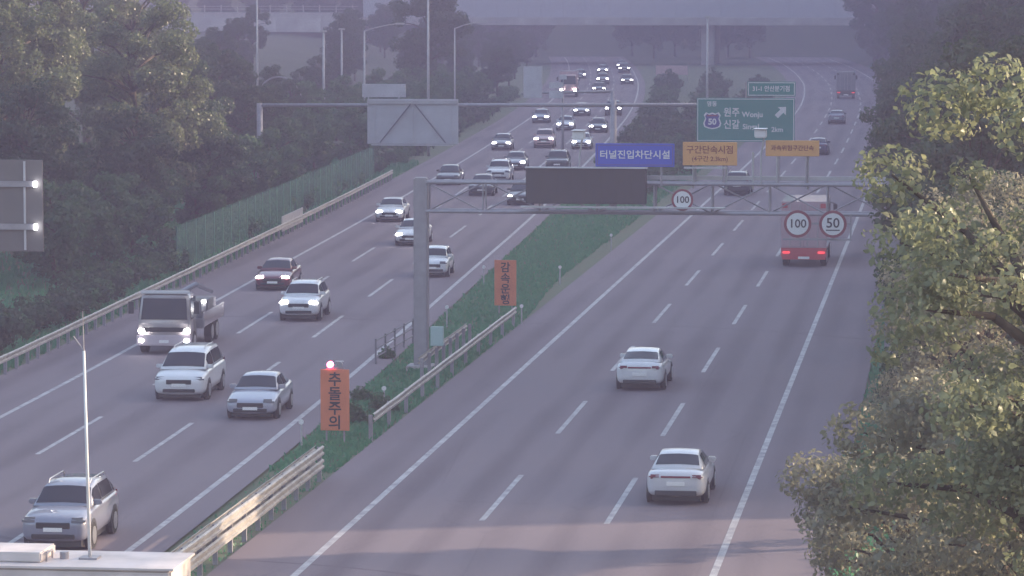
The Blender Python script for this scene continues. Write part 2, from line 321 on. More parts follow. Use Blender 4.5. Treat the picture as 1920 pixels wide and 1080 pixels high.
# left-hand wood
GL = 'trees on the left embankment'
lit = [tree_mesh(91, 14.5, 4.4, 2.2, 34000, .19, 'leaf_green', 80, .6, 1.35), tree_mesh(95, 13.0, 4.0, 1.5, 30000, .19, 'leaf_green', 75, .6, 1.3)]
for x, y, k, s, lb in [(-51.5, 192, 0, 1.0, 'tall olive tree with sunlit top, outermost of the left embankment trees'), (-46.6, 203, 1, 1.08, 'olive tree with sunlit leaf clumps beside the outermost left embankment tree'), (-53.5, 232, 0, 1.0, 'olive tree with a few sunlit leaves at the end of the sunlit left group'), (-56, 214, 0, 1.1, 'olive tree rising behind the sunlit left embankment group'), (-58.5, 240, 1, 1.15, 'olive tree between the sunlit group and the dark left wood')]:
    place_tree('embankment_tree', lit[k], x, y, lb, GL, s)
place_tree('embankment_tree', midt[3], -43.6, 172, 'small leafy tree beside the sign panel back over the oncoming lanes', GL, 1.0)
place_tree('embankment_tree', midt[3], -47.5, 168, 'small bushy tree behind the sign panel back over the oncoming lanes', GL, 1.25)
GD = 'dark trees of the left wood'
for i, (x, y, k, s) in enumerate([(-47.5, 182, 1, .8), (-44.5, 193, 1, .72), (-43.8, 210, 1, .7), (-47, 219, 1, .85), (-49, 248, 0, .85), (-53, 255, 1, 1.0), (-58, 248, 0, 1.0), (-51, 268, 1, .8), (-56, 272, 0, .95), (-63, 266, 0, 1.05), (-53.5, 290, 1, .75), (-59, 292, 0, .85), (-66, 290, 0, .95), (-54, 304, 1, .55), (-60, 315, 1, .75), (-68, 320, 0, .8), (-62, 340, 1, .65), (-72, 345, 0, .8), (-57, 352, 1, .55), (-66, 372, 1, .7), (-78, 380, 0, .8), (-60, 386, 1, .5), (-70, 410, 1, .7), (-84, 420, 0, .8), (-75, 450, 1, .7), (-92, 470, 0, .85)]):
    if y > 244: s *= .72
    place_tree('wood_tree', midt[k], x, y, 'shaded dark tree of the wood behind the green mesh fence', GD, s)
y = 176.0
while y < 430:
    for o_ in (8.2, 13.5):
        place_tree('wood_bush', midt[3], leftx(y, 3) - o_ + random.uniform(-1, 1), y + random.uniform(-2, 2), 'broad leafy bush at the foot of the left wood', 'bushes at the foot of the left wood', random.uniform(.75, 1.05))
    y += 8.5
for i in range(24):
    y = 440 + i * 8.3; o_ = (7, 13, 20, 30)[i % 4]; x = leftx(y, 3) - o_ + random.uniform(-2, 2)
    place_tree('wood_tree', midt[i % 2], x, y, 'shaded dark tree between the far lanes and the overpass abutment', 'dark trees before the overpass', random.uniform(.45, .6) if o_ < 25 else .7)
for i in range(38):  # tree rows added to darken the opening under the overpass
    x = -150 + i * 4.6 + random.uniform(-1, 1); y = 694 + 10 * (i % 2) + random.uniform(-3, 3)
    if leftx(y, 3) - 4 < x < Mc(y) + 2 or rightx(y, 0) - 3 < x < rightx(y, 3) + 4: continue
    place_tree('wood_tree', midt[1], x, y, 'dark tree added beyond the overpass to darken its opening', 'dark trees beyond the overpass', random.uniform(.95, 1.2))
place_tree('embankment_tree', midt[0], -58.5, 402, 'tall hazy tree whose crown stands against the overpass', GL, 1.12)
# bushes
def bush_mesh(seed, r, h, leaves, ls, m): return leaf_cloud('foliage', m, crown_clumps(16, r, h * .45, h * .45, seed, .2, .22 * r + .1, .45 * r + .15), leaves, ls, seed + 5)
BU = [bush_mesh(201, 1.1, 1.5, 1500, .2, 'leaf_bush'), bush_mesh(211, 1.3, 1.9, 1700, .22, 'leaf_dark'), bush_mesh(221, .9, 1.0, 1100, .18, 'leaf_bush')]
def bush(name, k, x, y, label, group, s=1.0):
    o = obj(name, BU[k], None, (x, y, terrain(x, y) + .02), random.uniform(0, 6.28)); o.scale = (s, s, s * random.uniform(.85, 1.15)); return tag(o, label, 'bush', group)
y = 118
while y < 470:
    bush('hedge_bush', random.choice((0, 1, 0)), leftx(y, 3) - 5.6 + random.uniform(-.4, .4), y, 'green bush in the hedge behind the left guardrail', 'hedge behind the left guardrail', random.uniform(.75, 1.15)); y += random.uniform(1.9, 2.8) * (1 if y < 246 else 1.5)
for y in np.arange(262, 520, 7.0):
    a, b = Mc(y) + 2.2, rightx(y, 0) - 4.0
    for t in (np.linspace(.12, .88, 3) if b - a > 7 else (.3, .75)):
        bush('median_bush', random.choice((0, 1)), a + (b - a) * t + random.uniform(-.6, .6), y + random.uniform(-2.5, 2.5), 'dark bush in the wide median beyond the lettered sign gantries', 'bushes in the far median', random.uniform(.95, 1.55))
for x, y, s in [(-20.9, 124.5, .75), (-20.4, 128, .7), (-21.6, 131, .6), (-23.0, 146, .5)]:
    bush('median_bush', 2, x, y, 'low green bush on the median by the gantry post and orange boards', 'low bushes in the near median', s)
# grass
def grass(name, label, n, xf, y0, y1, hmin, hmax, seed, p=1.0, m='leaf_grass'):
    g = np.random.default_rng(seed); Y = y0 + (y1 - y0) * g.random(n) ** p; t = g.random(n)
    ab = np.array([xf(v) for v in Y]); X = ab[:, 0] + (ab[:, 1] - ab[:, 0]) * t; Z = np.array([terrain(a, b) for a, b in zip(X, Y)]) - .03
    h = g.uniform(hmin, hmax, n); an = g.random(n) * 6.28; wd = h * g.uniform(.25, .6, n); lean = g.normal(scale=.35, size=(n, 2)) * h[:, None]
    V = np.empty((n, 4, 3)); dx = np.cos(an) * wd / 2; dy = np.sin(an) * wd / 2
    V[:, 0] = np.column_stack([X - dx, Y - dy, Z]); V[:, 1] = np.column_stack([X + dx, Y + dy, Z])
    V[:, 2] = np.column_stack([X + dx * .6 + lean[:, 0], Y + dy * .6 + lean[:, 1], Z + h]); V[:, 3] = np.column_stack([X - dx * .9 + lean[:, 0] * .5, Y - dy * .9 + lean[:, 1] * .5, Z + h * .8])
    me = bpy.data.meshes.new(name); me.from_pydata(V.reshape(-1, 3).tolist(), [], [(4 * i, 4 * i + 1, 4 * i + 2, 4 * i + 3) for i in range(n)]); me.materials.append(MATS[m])
    tag(obj(name, me), label, 'grass', kind='stuff')
grass('median_grass', 'green grass covering the median between the carriageways', 40000, lambda Y: (Mc(Y) + 1.1, rightx(Y, 0) - 2.4 - .9 * sstep(160, 190, Y)), 112, 330, .08, .26, 5, .9)
grass('median_grass', 'thin dry grass under the near median guardrail', 2500, lambda Y: (Mc(Y) + 1.1, rightx(Y, 0) - 2.4), 60, 116, .05, .14, 15)
grass('verge_grass', 'green grass on the verge behind the left guardrail', 22000, lambda Y: (leftx(Y, 3) - 13, leftx(Y, 3) - 3.3), 80, 300, .15, .5, 6)
grass('verge_grass', 'grass and weeds on the right-hand verge under the trees', 14000, lambda Y: (rightx(Y, 3) + 2.95, rightx(Y, 3) + 7.5), 60, 420, .15, .5, 8)

# ------------------------------------------------------------------ guardrails and fences
_prof = [(.0, -.155), (.055, -.125), (.055, -.06), (.0, -.03), (.0, .03), (.055, .06), (.055, .125), (.0, .155)]
def guardrail(label, fx, y0, y1, beams, side, step=4.0, posts=2.0, post_h=None, m='rail_steel', back=False, group=None):
    """beams: heights of the W-beam centres; side: +1 ridges face +X"""
    e = empty('guardrail', (fx(y0), y0, 0)); tag(e, label, 'guardrail', group); ox, oy = fx(y0), y0
    n = int(round((y1 - y0) / step)); top = max(beams)
    for i in range(n):
        a = y0 + i * step; b = min(y1, a + step)
        for zc in beams:
            for sd in ((side, -side) if back else (side,)):
                P = []
                for Y in (a - .06, b + .02):
                    off = .012 * (i % 2)
                    P += [(fx(Y) - ox + sd * (px + .09 + off), Y - oy, zc + pz) for px, pz in _prof] + [(fx(Y) - ox + sd * (px + .084 + off), Y - oy, zc + pz) for px, pz in reversed(_prof)]
                k = len(_prof) * 2
                MB().poly(P, [(j, (j + 1) % k, k + (j + 1) % k, k + j) for j in range(k)] + [tuple(range(k - 1, -1, -1)), tuple(range(k, 2 * k))]).build('rail_beam', m, e)
    pm = MB().cbox((0, 0, (top + .1) / 2 - .1), (.13, .11, top + .3)).mesh('post', 'steel')
    for i in range(int((y1 - y0) / posts) + 1):
        Y = y0 + i * posts; obj('post', pm, e, (fx(Y) - ox, Y - oy, 0))
    return e
guardrail('double-beam median guardrail whose near end is lit cream by the sun', lambda Y: rightx(Y, 0) - 2.5, 62, 110, (.50, .92), 1, back=True)
guardrail('single-beam guardrail between the orange boards on the median edge', lambda Y: rightx(Y, 0) - 2.5, 120, 160, (.72,), 1, posts=4.0)
guardrail('short single-beam guardrail standing beside the gantry post in the median', lambda Y: rightx(Y, 0) - 3.4, 138, 152, (.75,), -1)
guardrail('long pale guardrail along the left hard shoulder', lambda Y: leftx(Y, 3) - 3.0, 70, 274, (.68,), 1)
mat('amber_reflector', (.8, .55, .2), .4)
def fence(label, off, y0, y1, h):
    fx = lambda Y: leftx(Y, 3) - off
    e = empty('mesh_fence', (fx(y0), y0, terrain(fx(y0), y0))); tag(e, label, 'fence'); ox, oy, oz = e.location
    n = int((y1 - y0) / 3)
    pm = MB().cbox((0, 0, h / 2 - .2), (.07, .07, h + .4)).mesh('post', mat('fence_green', (.07, .15, .11), .6))
    for i in range(n + 1):
        Y = y0 + 3 * i; obj('post', pm, e, (fx(Y) - ox, Y - oy, terrain(fx(Y), Y) - oz))
        if i < n:
            Y2 = Y + 3; a = (fx(Y) - ox, Y - oy, terrain(fx(Y), Y) - oz); b = (fx(Y2) - ox, Y2 - oy, terrain(fx(Y2), Y2) - oz)
            q = MB()
            q.poly([(a[0] + .01, a[1] + .05, a[2] + .05), (b[0] + .01, b[1] - .05, b[2] + .05), (b[0] + .01, b[1] - .05, b[2] + h), (a[0] + .01, a[1] + .05, a[2] + h), (a[0] - .01, a[1] + .05, a[2] + .05), (b[0] - .01, b[1] - .05, b[2] + .05), (b[0] - .01, b[1] - .05, b[2] + h), (a[0] - .01, a[1] + .05, a[2] + h)],
                   [(0, 1, 2, 3), (7, 6, 5, 4), (0, 4, 5, 1), (3, 2, 6, 7), (0, 3, 7, 4), (1, 5, 6, 2)])
            q.build('mesh_panel', 'green_mesh', e)
fence('tall green mesh fence between the left guardrail and the wood', 4.6, 186, 276, 2.6)
# pale board on the left guardrail
e = empty('guardrail_board', (leftx(218, 3) - 2.85, 213, 0)); tag(e, 'pale board panel mounted in front of the left guardrail', 'board')
dx = leftx(222, 3) - leftx(213, 3)
MB().poly([(.12, 0, .35), (.12 + dx, 9, .35), (.12 + dx, 9, 1.25), (.12, 0, 1.25), (.06, 0, .35), (.06 + dx, 9, .35), (.06 + dx, 9, 1.25), (.06, 0, 1.25)], [(0, 1, 2, 3), (7, 6, 5, 4), (0, 4, 5, 1), (3, 2, 6, 7), (0, 3, 7, 4), (1, 5, 6, 2)]).build('board', 'pale_steel', e)
for t in (.1, .5, .9): MB().cbox((.03 + dx * t, 9 * t, .5), (.08, .1, 1.1)).build('post', 'steel', e)

# ------------------------------------------------------------------ sign helpers
def panel(parent, x0, x1, y, z0, z1, m, name='sign_panel', th=.05, border=None):
    o = MB().box(x0, x1, y - th / 2, y + th / 2, z0, z1).build(name, m, parent, bevel=.012, seg=1)
    if border:
        b = .045; q = MB(); yy = y - th / 2 - .004
        for (a, c, d, f) in ((x0 + .05, x1 - .05, z1 - .05 - b, z1 - .05), (x0 + .05, x1 - .05, z0 + .05, z0 + .05 + b), (x0 + .05, x0 + .05 + b, z0 + .05 + b, z1 - .05 - b), (x1 - .05 - b, x1 - .05, z0 + .05 + b, z1 - .05 - b)):
            q.box(a, c, yy, yy + .008, d, f)
        q.build('border', border, o)
    return o
def truss(parent, x0, x1, y, z0, z1, dep, n, r=.07, m='steel'):
    for zz in (z0, z1):
        for yy in (y - dep / 2, y + dep / 2): MB().tube((x0, yy, zz), (x1, yy, zz), r).build('chord', m, parent)
    for i in range(n + 1):
        x = x0 + (x1 - x0) * i / n; s = MB()
        s.tube((x, y - dep / 2, z0), (x, y - dep / 2, z1), r * .55, n=6).tube((x, y + dep / 2, z0), (x, y + dep / 2, z1), r * .55, n=6).tube((x, y - dep / 2, z1), (x, y + dep / 2, z1), r * .5, n=6).tube((x, y - dep / 2, z0), (x, y + dep / 2, z0), r * .5, n=6)
        s.build('strut', m, parent)
        if i < n:
            x2 = x0 + (x1 - x0) * (i + 1) / n; a, b = (z0, z1) if i % 2 else (z1, z0)
            MB().tube((x, y - dep / 2, a), (x2, y - dep / 2, b), r * .5, n=6).build('brace', m, parent); MB().tube((x, y + dep / 2, b), (x2, y + dep / 2, a), r * .5, n=6).build('brace', m, parent)
def roundel(label, x, y, z, r, txt, under=False):
    e = empty('speed_sign', (x, y, z)); tag(e, label, 'traffic sign')
    MB().disc((0, 0, 0), r, .04).build('sign_panel', 'red_ring', e); MB().disc((0, -.006, 0), r * .80, .02).build('sign_face', 'white_sign', e)
    text(txt, r * (.86 if len(txt) == 3 else 1.0), 'black_text', e, (0, -.014, .06 * r if under else 0), bold=r * .012)
    if under: MB().box(-r * .5, r * .5, -.012, -.004, -r * .48, -r * .40).build('underline', 'black_text', e)
    return e
# gantry over the outgoing carriageway (near)
GY = 142.3
e = empty('sign_gantry', (-21.05, GY, 0)); tag(e, 'grey truss gantry on a median post, carrying speed signs over the outgoing lanes', 'gantry')
MB().box(-.28, .28, -.28, .28, -.4, 7.65).build('post', 'steel', e, bevel=.05); MB().box(-.55, .55, -.55, .55, -.3, .14).build('base_plate', 'concrete', e, bevel=.03)
MB().box(18.45, 19.0, -.28, .28, -.4, 7.65).build('post', 'steel', e, bevel=.05)
truss(e, .28, 18.45, 0, 6.32, 7.48, .9, 8, .07)
MB().box(4.1, 12.2, -.95, -.5, 6.52, 6.58).build('walkway', 'pale_steel', e)
MB().box(8.9, 18.45, -.06, .06, 7.62, 7.78).build('cable_tray', 'pale_steel', e)
for x in (10.9, 12.2, 13.25, 14.2, 15.4): MB().tube((x, -.3, 7.3), (x, -.3, 9.0 if x < 13 else 8.75), .05, n=6).build('upright', 'pale_steel', e)
v = empty('message_board', (-16.76, GY - .62, 6.68)); tag(v, 'dark switched-off message board on the near gantry truss', 'message board')
MB().box(0, 4.79, -.14, .14, 0, 1.4).build('cabinet', 'dark_panel', v, bevel=.03, seg=1)
q = MB()
for i in range(1, 8): q.box(i * .6 - .012, i * .6 + .012, -.155, -.139, .04, 1.36)
q.build('module_seams', 'seal', v); MB().box(-.03, 4.82, -.22, .14, 1.405, 1.45).build('visor', 'sign_back', v)
b = empty('blue_sign', (-13.99, GY - .7, 8.16)); tag(b, 'blue sign with white Korean lettering above the dark message board', 'sign')
panel(b, 0, 3.12, 0, 0, .92, 'blue_sign', border='shield_blue'); text('터널진입차단시설', .36, 'white_sign', b, (1.56, -.036, .46), bold=.006, sx=1.06)
for x in (.5, 2.6): MB().tube((x, .08, -.75), (x, .08, .8), .045, n=6).build('bracket', 'steel', b)
b = empty('orange_sign', (-10.56, GY - .45, 8.22)); tag(b, 'orange sign with two brown lines of lettering left of the white camera', 'sign')
panel(b, 0, 2.14, 0, 0, .92, 'orange_sign'); text('구간단속시점', .34, 'brown_text', b, (1.07, -.036, .60), bold=.004); text('(4구간 2.3km)', .25, 'brown_text', b, (1.07, -.036, .25), bold=.002)
MB().box(.05, 1.75, -.12, .02, -.13, -.06).build('lamp_bar', 'pale_steel', b)
for x in (.5, 1.6): MB().tube((x, .08, -.8), (x, .08, .8), .045, n=6).build('bracket', 'steel', b)
b = empty('orange_sign', (-7.3, GY - .45, 8.6)); tag(b, 'narrow orange sign with one line of lettering right of the white camera', 'sign')
panel(b, 0, 2.1, 0, 0, .62, 'orange_sign'); text('과속위험구간단속', .23, 'brown_text', b, (1.05, -.036, .31), bold=.004)
for x in (.5, 1.6): MB().tube((x, .08, -1.15), (x, .08, .55), .045, n=6).build('bracket', 'steel', b)
def camera_box(label, x, z, zb):
    c = empty('traffic_camera', (x, GY - .6, zb)); tag(c, label, 'camera'); h = z - zb
    MB().tube((0, .1, 0), (0, .1, h * .55), .04, n=6).tube((0, .1, h * .55), (.12, 0, h - .16), .04, n=6).build('mast', 'pale_steel', c)
    MB().box(-.25, .22, -.3, .3, h - .17, h + .17).build('housing', 'white_sign', c, bevel=.04)
    MB().box(-.28, .25, -.42, .32, h + .172, h + .20).build('sunshield', 'white_sign', c, bevel=.01, seg=1); MB().disc((0, .305, h), .11, .03).build('lens', 'glass', c)
camera_box('white box camera on a bent mast in front of the green sign', -7.48, 9.5, 7.5)
camera_box('white box camera on a mast left of the blue sign', -14.65, 9.4, 7.5)
roundel('round 100 speed sign alone on the near gantry beside the message board', -10.56, GY - .62, 6.86, .43, '100')
roundel('round 100 speed sign hanging next to the underlined 50 sign', -6.02, GY - .62, 5.95, .54, '100')
roundel('round sign with underlined 50 hanging below the near gantry', -4.64, GY - .62, 5.95, .54, '50', True)
h = empty('sign_hanger', (-6.6, GY - .5, 5.3)); tag(h, 'steel hanger frame behind the paired round speed signs', 'frame')
MB().box(0, 2.7, -.03, .03, 0, .08).build('bar', 'steel', h); MB().box(0, 2.7, -.03, .03, .62, .7).build('bar', 'steel', h)
for x in (.55, 1.95, 2.62): MB().box(x, x + .07, -.03, .03, .082, .618).box(x, x + .07, -.03, .03, .702, 1.06).build('upright', 'steel', h)

# second gantry, across the oncoming carriageway and over the outgoing one
BY = 243.0
e = empty('sign_gantry', (-22.8, BY, 0)); tag(e, 'far pipe gantry carrying the green direction sign and the braced sign back', 'gantry')
zl = terrain(-47.1, BY)
MB().tube((-24.3, 0, zl - .4), (-24.3, 0, 7.0), .24, .2, 10).build('post', 'steel', e, smooth=True); MB().tube((0, 0, -.4), (0, 0, 7.3), .25, .2, 10).build('post', 'steel', e, smooth=True)
MB().tube((-24.3, 0, 6.85), (12.2, 0, 7.05), .13, n=8).build('beam', 'steel', e, smooth=True); MB().tube((-16.8, .1, 5.2), (-10.5, .1, 5.2), .07, n=6).build('beam', 'steel', e)
g = empty('direction_sign', (-17.14, BY - .3, 4.56)); tag(g, 'green highway direction sign with shield, white arrow and place names', 'sign')
W_, H_ = 6.58, 2.94
p = panel(g, 0, W_, 0, 0, H_, 'green_sign', th=.08, border='white_sign')
YS = -.046
text('영동', .38, 'white_sign', g, (1.02, YS, 2.52), bold=.008); text('원주', .66, 'white_sign', g, (2.35, YS, 1.94), bold=.012, sx=.9); text('신갈', .66, 'white_sign', g, (2.35, YS, 1.12), bold=.012, sx=.9)
text('Wonju', .50, 'white_sign', g, (3.75, YS, 1.82), bold=.01); text('Singal', .50, 'white_sign', g, (3.65, YS, 1.0), bold=.01); text('2km', .46, 'white_sign', g, (5.42, YS, .82), bold=.008)
def shape(pts, y, m, name, parent):
    n = len(pts); q = MB().poly([(a, y, c) for a, c in pts] + [(a, y + .01, c) for a, c in pts], [tuple(range(n)), tuple(range(2 * n - 1, n - 1, -1))] + [((i + 1) % n, i, n + i, n + (i + 1) % n) for i in range(n)]); return q.build(name, m, parent)
def shield(cx, cz, s):
    half = [(0, .5), (.22, .42), (.42, .52), (.56, .32), (.47, .12), (.60, -.22), (.52, -.46), (.25, -.56), (0, -.60)]
    return [(cx + a * s, cz + b * s) for a, b in half] + [(cx - a * s, cz + b * s) for a, b in reversed(half[1:-1])]
shape(shield(1.05, 1.45, 1.02), YS - .002, 'white_sign', 'route_shield', g); shape(shield(1.05, 1.43, .86), YS - .008, 'shield_blue', 'shield_field', g)
shape([(.68, 1.70), (1.42, 1.70), (1.40, 1.80), (.70, 1.80)], YS - .014, 'shield_red', 'shield_band', g); text('50', .56, 'white_sign', g, (1.05, YS - .012, 1.32), bold=.02)
ca = math.cos(R(45)); ar = [(-.42, -.15), (.10, -.15), (.10, -.38), (.5, 0), (.10, .38), (.10, .15), (-.42, .15)]
shape([(5.65 + (a * ca - c * ca) * 1.0, 2.0 + (a * ca + c * ca) * 1.0) for a, c in ar], YS, 'white_sign', 'arrow', g)
for x in (1.3, 3.3, 5.2): MB().tube((x, .12, .15), (x, .12, 2.85 if x < 2 else 4.0), .06, n=6).build('bracket', 'steel', g)
g = empty('exit_sign', (-13.74, BY - .3, 7.62)); tag(g, 'small green exit number sign above the large direction sign', 'sign')
panel(g, 0, 3.22, 0, 0, .98, 'green_sign', th=.06, border='white_sign'); text('31-1 안산분기점', .42, 'white_sign', g, (1.6, -.036, .49), bold=.008, sx=.9)
s_ = empty('overhead_sign', (-39.6, BY - .25, 4.28)); tag(s_, 'large pale sign back with diagonal braces over the oncoming lanes', 'sign')
MB().box(0, 6.25, -.03, .03, 0, 3.06).build('sign_panel', 'sign_back', s_, bevel=.01, seg=1)
for x in (.5, 3.1, 5.7): MB().box(x, x + .07, -.10, -.032, .05, 3.0).build('stiffener', 'sign_back', s_)
MB().box(0, 6.25, -.16, -.104, 2.72, 2.94).build('rail', 'pale_steel', s_)
mat('brace_dark', (.14, .14, .16), .6)
for a, b2 in (((.9, .1), (3.0, 2.7)), ((5.4, .1), (3.3, 2.7))): MB().tube((a[0], -.2, a[1]), (b2[0], -.2, b2[1]), .055, n=6).build('brace', 'brace_dark', s_)
MB().box(.3, 5.9, -.31, -.17, -.10, -.02).build('walkway', 'sign_back', s_)
s_ = empty('overhead_sign', (-39.95, BY - .25, 7.45)); tag(s_, 'small pale sign back standing above the large braced sign back', 'sign')
MB().box(0, 3.0, -.03, .03, 0, .9).build('sign_panel', 'sign_back', s_, bevel=.01, seg=1)
for x in (.4, 2.5): MB().box(x, x + .07, -.09, -.032, -.15, .85).build('stiffener', 'sign_back', s_)
# third, distant gantry in the median with cantilever to the oncoming lanes
DY = 306.0
e = empty('sign_gantry', (-28.8, DY, 0)); tag(e, 'distant cantilever gantry with small sign backs beyond the green sign', 'gantry')
MB().tube((0, 0, -.3), (0, 0, 6.0), .2, .16, 8).build('post', 'steel', e, smooth=True); MB().tube((0, 0, 5.9), (-7.8, 0, 5.7), .11, n=8).build('beam', 'steel', e, smooth=True)
MB().tube((-4.3, .5, -.3), (-4.3, .5, 5.6), .12, .1, 8).build('post', 'steel', e, smooth=True)
for x0, x1, z0, z1 in ((-7.6, -6.0, 5.3, 8.0), (-5.4, -4.2, 6.15, 6.65), (-5.4, -4.2, 5.3, 5.95), (-4.5, -3.9, 6.9, 7.3)):
    MB().box(x0, x1, -.2, -.13, z0, z1).build('sign_back', 'sign_back', e)
    MB().box((x0 + x1) / 2 - .04, (x0 + x1) / 2 + .04, -.129, -.05, 5.6, z1 - .05).build('bracket', 'steel', e)
# near sign back over the oncoming lanes (post stands outside the hard shoulder)
CY = 110.0
e = empty('sign_gantry', (leftx(CY, 3) - 4.2, CY, 0)); tag(e, 'cantilever sign seen from behind with two cross bars and white lamps', 'sign')
ex = -28.22 - e.location.x
MB().tube((0, 0, -.4), (0, 0, 9.4), .26, .2, 10).build('post', 'steel', e, smooth=True)
MB().box(ex - 4.6, ex, -.03, .03, 7.05, 9.92).build('sign_panel', mat('sign_back_dull', (.13, .12, .125), .6, noise=.15, scale=.6), e, bevel=.01, seg=1)
for z in (9.17, 7.83):
    MB().box(.15, ex - .22, -.12, -.034, z - .09, z + .09).build('cross_bar', 'steel', e); MB().box(ex - .26, ex - .16, -.17, -.121, z - .09, z + .09).build('lamp', mat('marker_lamp', (1, 1, 1), .3, emit=(1, 1, 1), estr=5), e)
for x in (.6, 2.5, 4.1): MB().box(ex - x, ex - x + .06, -.09, -.033, 7.1, 7.73).box(ex - x, ex - x + .06, -.09, -.033, 7.93, 9.07).box(ex - x, ex - x + .06, -.09, -.033, 9.27, 9.88).build('stiffener', 'sign_back', e)
# cabinet of a message board over the oncoming lanes with an aerial mast
XY = 52.0
e = empty('equipment_cabinet', (-17.5, XY, 0)); tag(e, 'pale sunlit cabinet on a gantry above the oncoming lanes, top edge showing', 'cabinet')
MB().box(-6.5, 6.04, -.02, 1.42, 5.45, 6.84).build('cabinet', 'box_paint', e, bevel=.03)
MB().box(-6.55, 6.09, -.06, 1.47, 6.841, 6.875).build('roof_sheet', 'box_paint', e)
MB().box(1.0, 4.0, .25, 1.15, 6.88, 7.03).build('hatch', 'box_paint', e, bevel=.02)
MB().tube((4.25, .7, 6.87), (4.25, .7, 6.98), .07, n=10).build('vent', 'steel', e); MB().path([(4.05, .4, 6.87), (4.05, .4, 7.0), (4.05, .75, 7.0), (4.05, .75, 6.87)], .018).build('lifting_eye', 'steel', e)
for x in (-20.0, -2.7): MB().box(x - .25, x + .25, .6, 1.1, -.3, 5.45).build('post', 'steel', e)
MB().box(-20.2, -6.5, .65, 1.05, 5.5, 6.2).build('beam', 'steel', e)
a = empty('aerial_mast', (-12.87, XY + .75, 6.875)); tag(a, 'thin white aerial mast standing on the pale cabinet', 'mast')
MB().tube((0, 0, 0), (-.06, 0, 3.15), .027, .02, 8).build('mast', 'white_sign', a, smooth=True); MB().tube((-.06, 0, 3.15), (-.075, 0, 3.75), .012, .006, 6).build('rod', 'steel', a)
MB().tube((-.06, 0, 3.15), (-.22, 0, 3.37), .012, n=6).build('arm', 'steel', a); MB().box(-.14, .14, -.14, .14, 0, .03).build('foot', 'steel', a)

# orange warning boards in the median
def board(label, x, y, z0, z1, wd, txt, beacon):
    e = empty('warning_board', (x, y, 0)); tag(e, label, 'sign')
    for s in (-.3, .3): MB().tube((s, .06, -.15), (s, .06, z1 - .1), .035, n=6).build('post', 'steel', e)
    o = MB().box(-wd / 2, wd / 2, -.02, .02, z0, z1).build('sign_panel', 'orange_board', e, bevel=.01, seg=1)
    st = (z1 - z0) / 4.25
    for i, ch in enumerate(txt): text(ch, .50, 'black_text', e, (.0, -.026, z1 - .12 - st * (i + .5)), bold=.010)
    if beacon:
        MB().tube((-.16, -.06, z1 + .16), (-.16, .1, z1 + .16), .105, n=14).build('red_beacon', 'beacon', e); MB().tube((.17, -.06, z1 + .16), (.17, .1, z1 + .16), .1, n=14).build('beacon_housing', 'steel', e)
        MB().box(-.3, .3, .04, .08, z1 - .05, z1 + .05).build('beacon_bar', 'steel', e); MB().box(.02, .3, -.02, .02, z1 + .27, z1 + .29).build('solar_cell', 'white_sign', e)
board('orange board with four dark letters and a red lit beacon on top', -20.55, 119, .40, 2.47, .98, '추돌주의', True)
board('orange board with four dark letters and no beacon on the grassy median', -20.48, 165, .46, 2.57, 1.02, '감속운행', False)
def delin(x, y):
    e = empty('delineator_post', (x, y, terrain(x, y))); tag(e, 'slim delineator post with round white reflector in the median grass', 'post', 'delineators along the median')
    MB().tube((0, 0, -.1), (0, 0, .85), .035, n=8).build('post', 'pale_steel', e); MB().disc((0, -.05, .9), .085, .04, 16).build('reflector', 'white_sign', e)
for px, py in ((720, 727), (1146, 440), (978, 573), (1050, 500), (907, 500), (838, 575), (565, 790)):
    x, y = gp(px, py, .85); delin(x, y)
e = empty('low_railing', (-23.1, 143.5, terrain(-23.1, 143.5))); tag(e, 'low dark railing round the foot of the gantry post', 'railing')
for i in range(5): MB().cbox((.05 * i, 2.2 * i, .5), (.07, .07, 1.2)).build('post', 'brace_dark', e)
for z in (.35, .68, 1.02): MB().tube((0, 0, z), (.2, 8.8, z), .03, n=6).build('bar', 'brace_dark', e)
e = empty('notice_box', (-20.37, 142.0, terrain(-20.37, 142))); tag(e, 'pale green box on a short pole by the gantry post', 'box')
MB().tube((0, .08, -.1), (0, .08, 1.6), .04, n=6).build('pole', 'steel', e); MB().box(-.26, .26, -.1, .1, 1.0, 1.77).build('box', mat('pale_green', (.30, .42, .42), .5), e, bevel=.02)

# ------------------------------------------------------------------ lamp posts
def lamp_post(label, x, y, top, arm=0, rise=.6, r=.11):
    z = terrain(x, y); e = empty('lamp_post', (x, y, z)); tag(e, label, 'lamp post', 'lamp posts along the motorway'); h = top - z
    MB().tube((0, 0, -.4), (0, 0, h), r, r * .62, 10).build('pole', 'pale_steel', e, smooth=True)
    if arm:
        pts = [(0, 0, h - .05), (arm * .35, 0, h + rise * .45), (arm * .75, 0, h + rise * .85), (arm, 0, h + rise)]
        MB().path(pts, .05).build('arm', 'pale_steel', e)
        MB().box(arm - .1, arm + .75, -.14, .14, h + rise - .06, h + rise + .1).build('lamp_head', 'pale_steel', e, bevel=.04)
    else: MB().box(-.3, .3, -.15, .15, h, h + .16).build('lamp_head', 'pale_steel', e, bevel=.04)
lamp_post('pale lamp post with long arm behind the braced sign back', -51.3, 313, 10.9, 2.8)
lamp_post('hazy lamp post with arm further along than the braced sign back', -47.6, 344, 10.7, 2.4, r=.1)
lamp_post('tall pale mast rising above the braced sign back', -45.65, 313, 14.4, r=.14)
lamp_post('slim pole left of a similar pole beside the wood', -55.8, 318, 10.7, r=.14)
lamp_post('slim pole next to the wood with a red lamp at its side', -58.6, 344, 10.5, r=.13)
lamp_post('pale pole rising from the dark left wood', -60.85, 313, 15.0, r=.11)
lamp_post('hazy lamp post in the median behind the green direction sign', -22.9, 338, 11.8, r=.13)
e = empty('red_marker', (-57.9, 343.5, terrain(-57.9, 343.5))); tag(e, 'small red marker box on a short post beside a slim pole', 'marker')
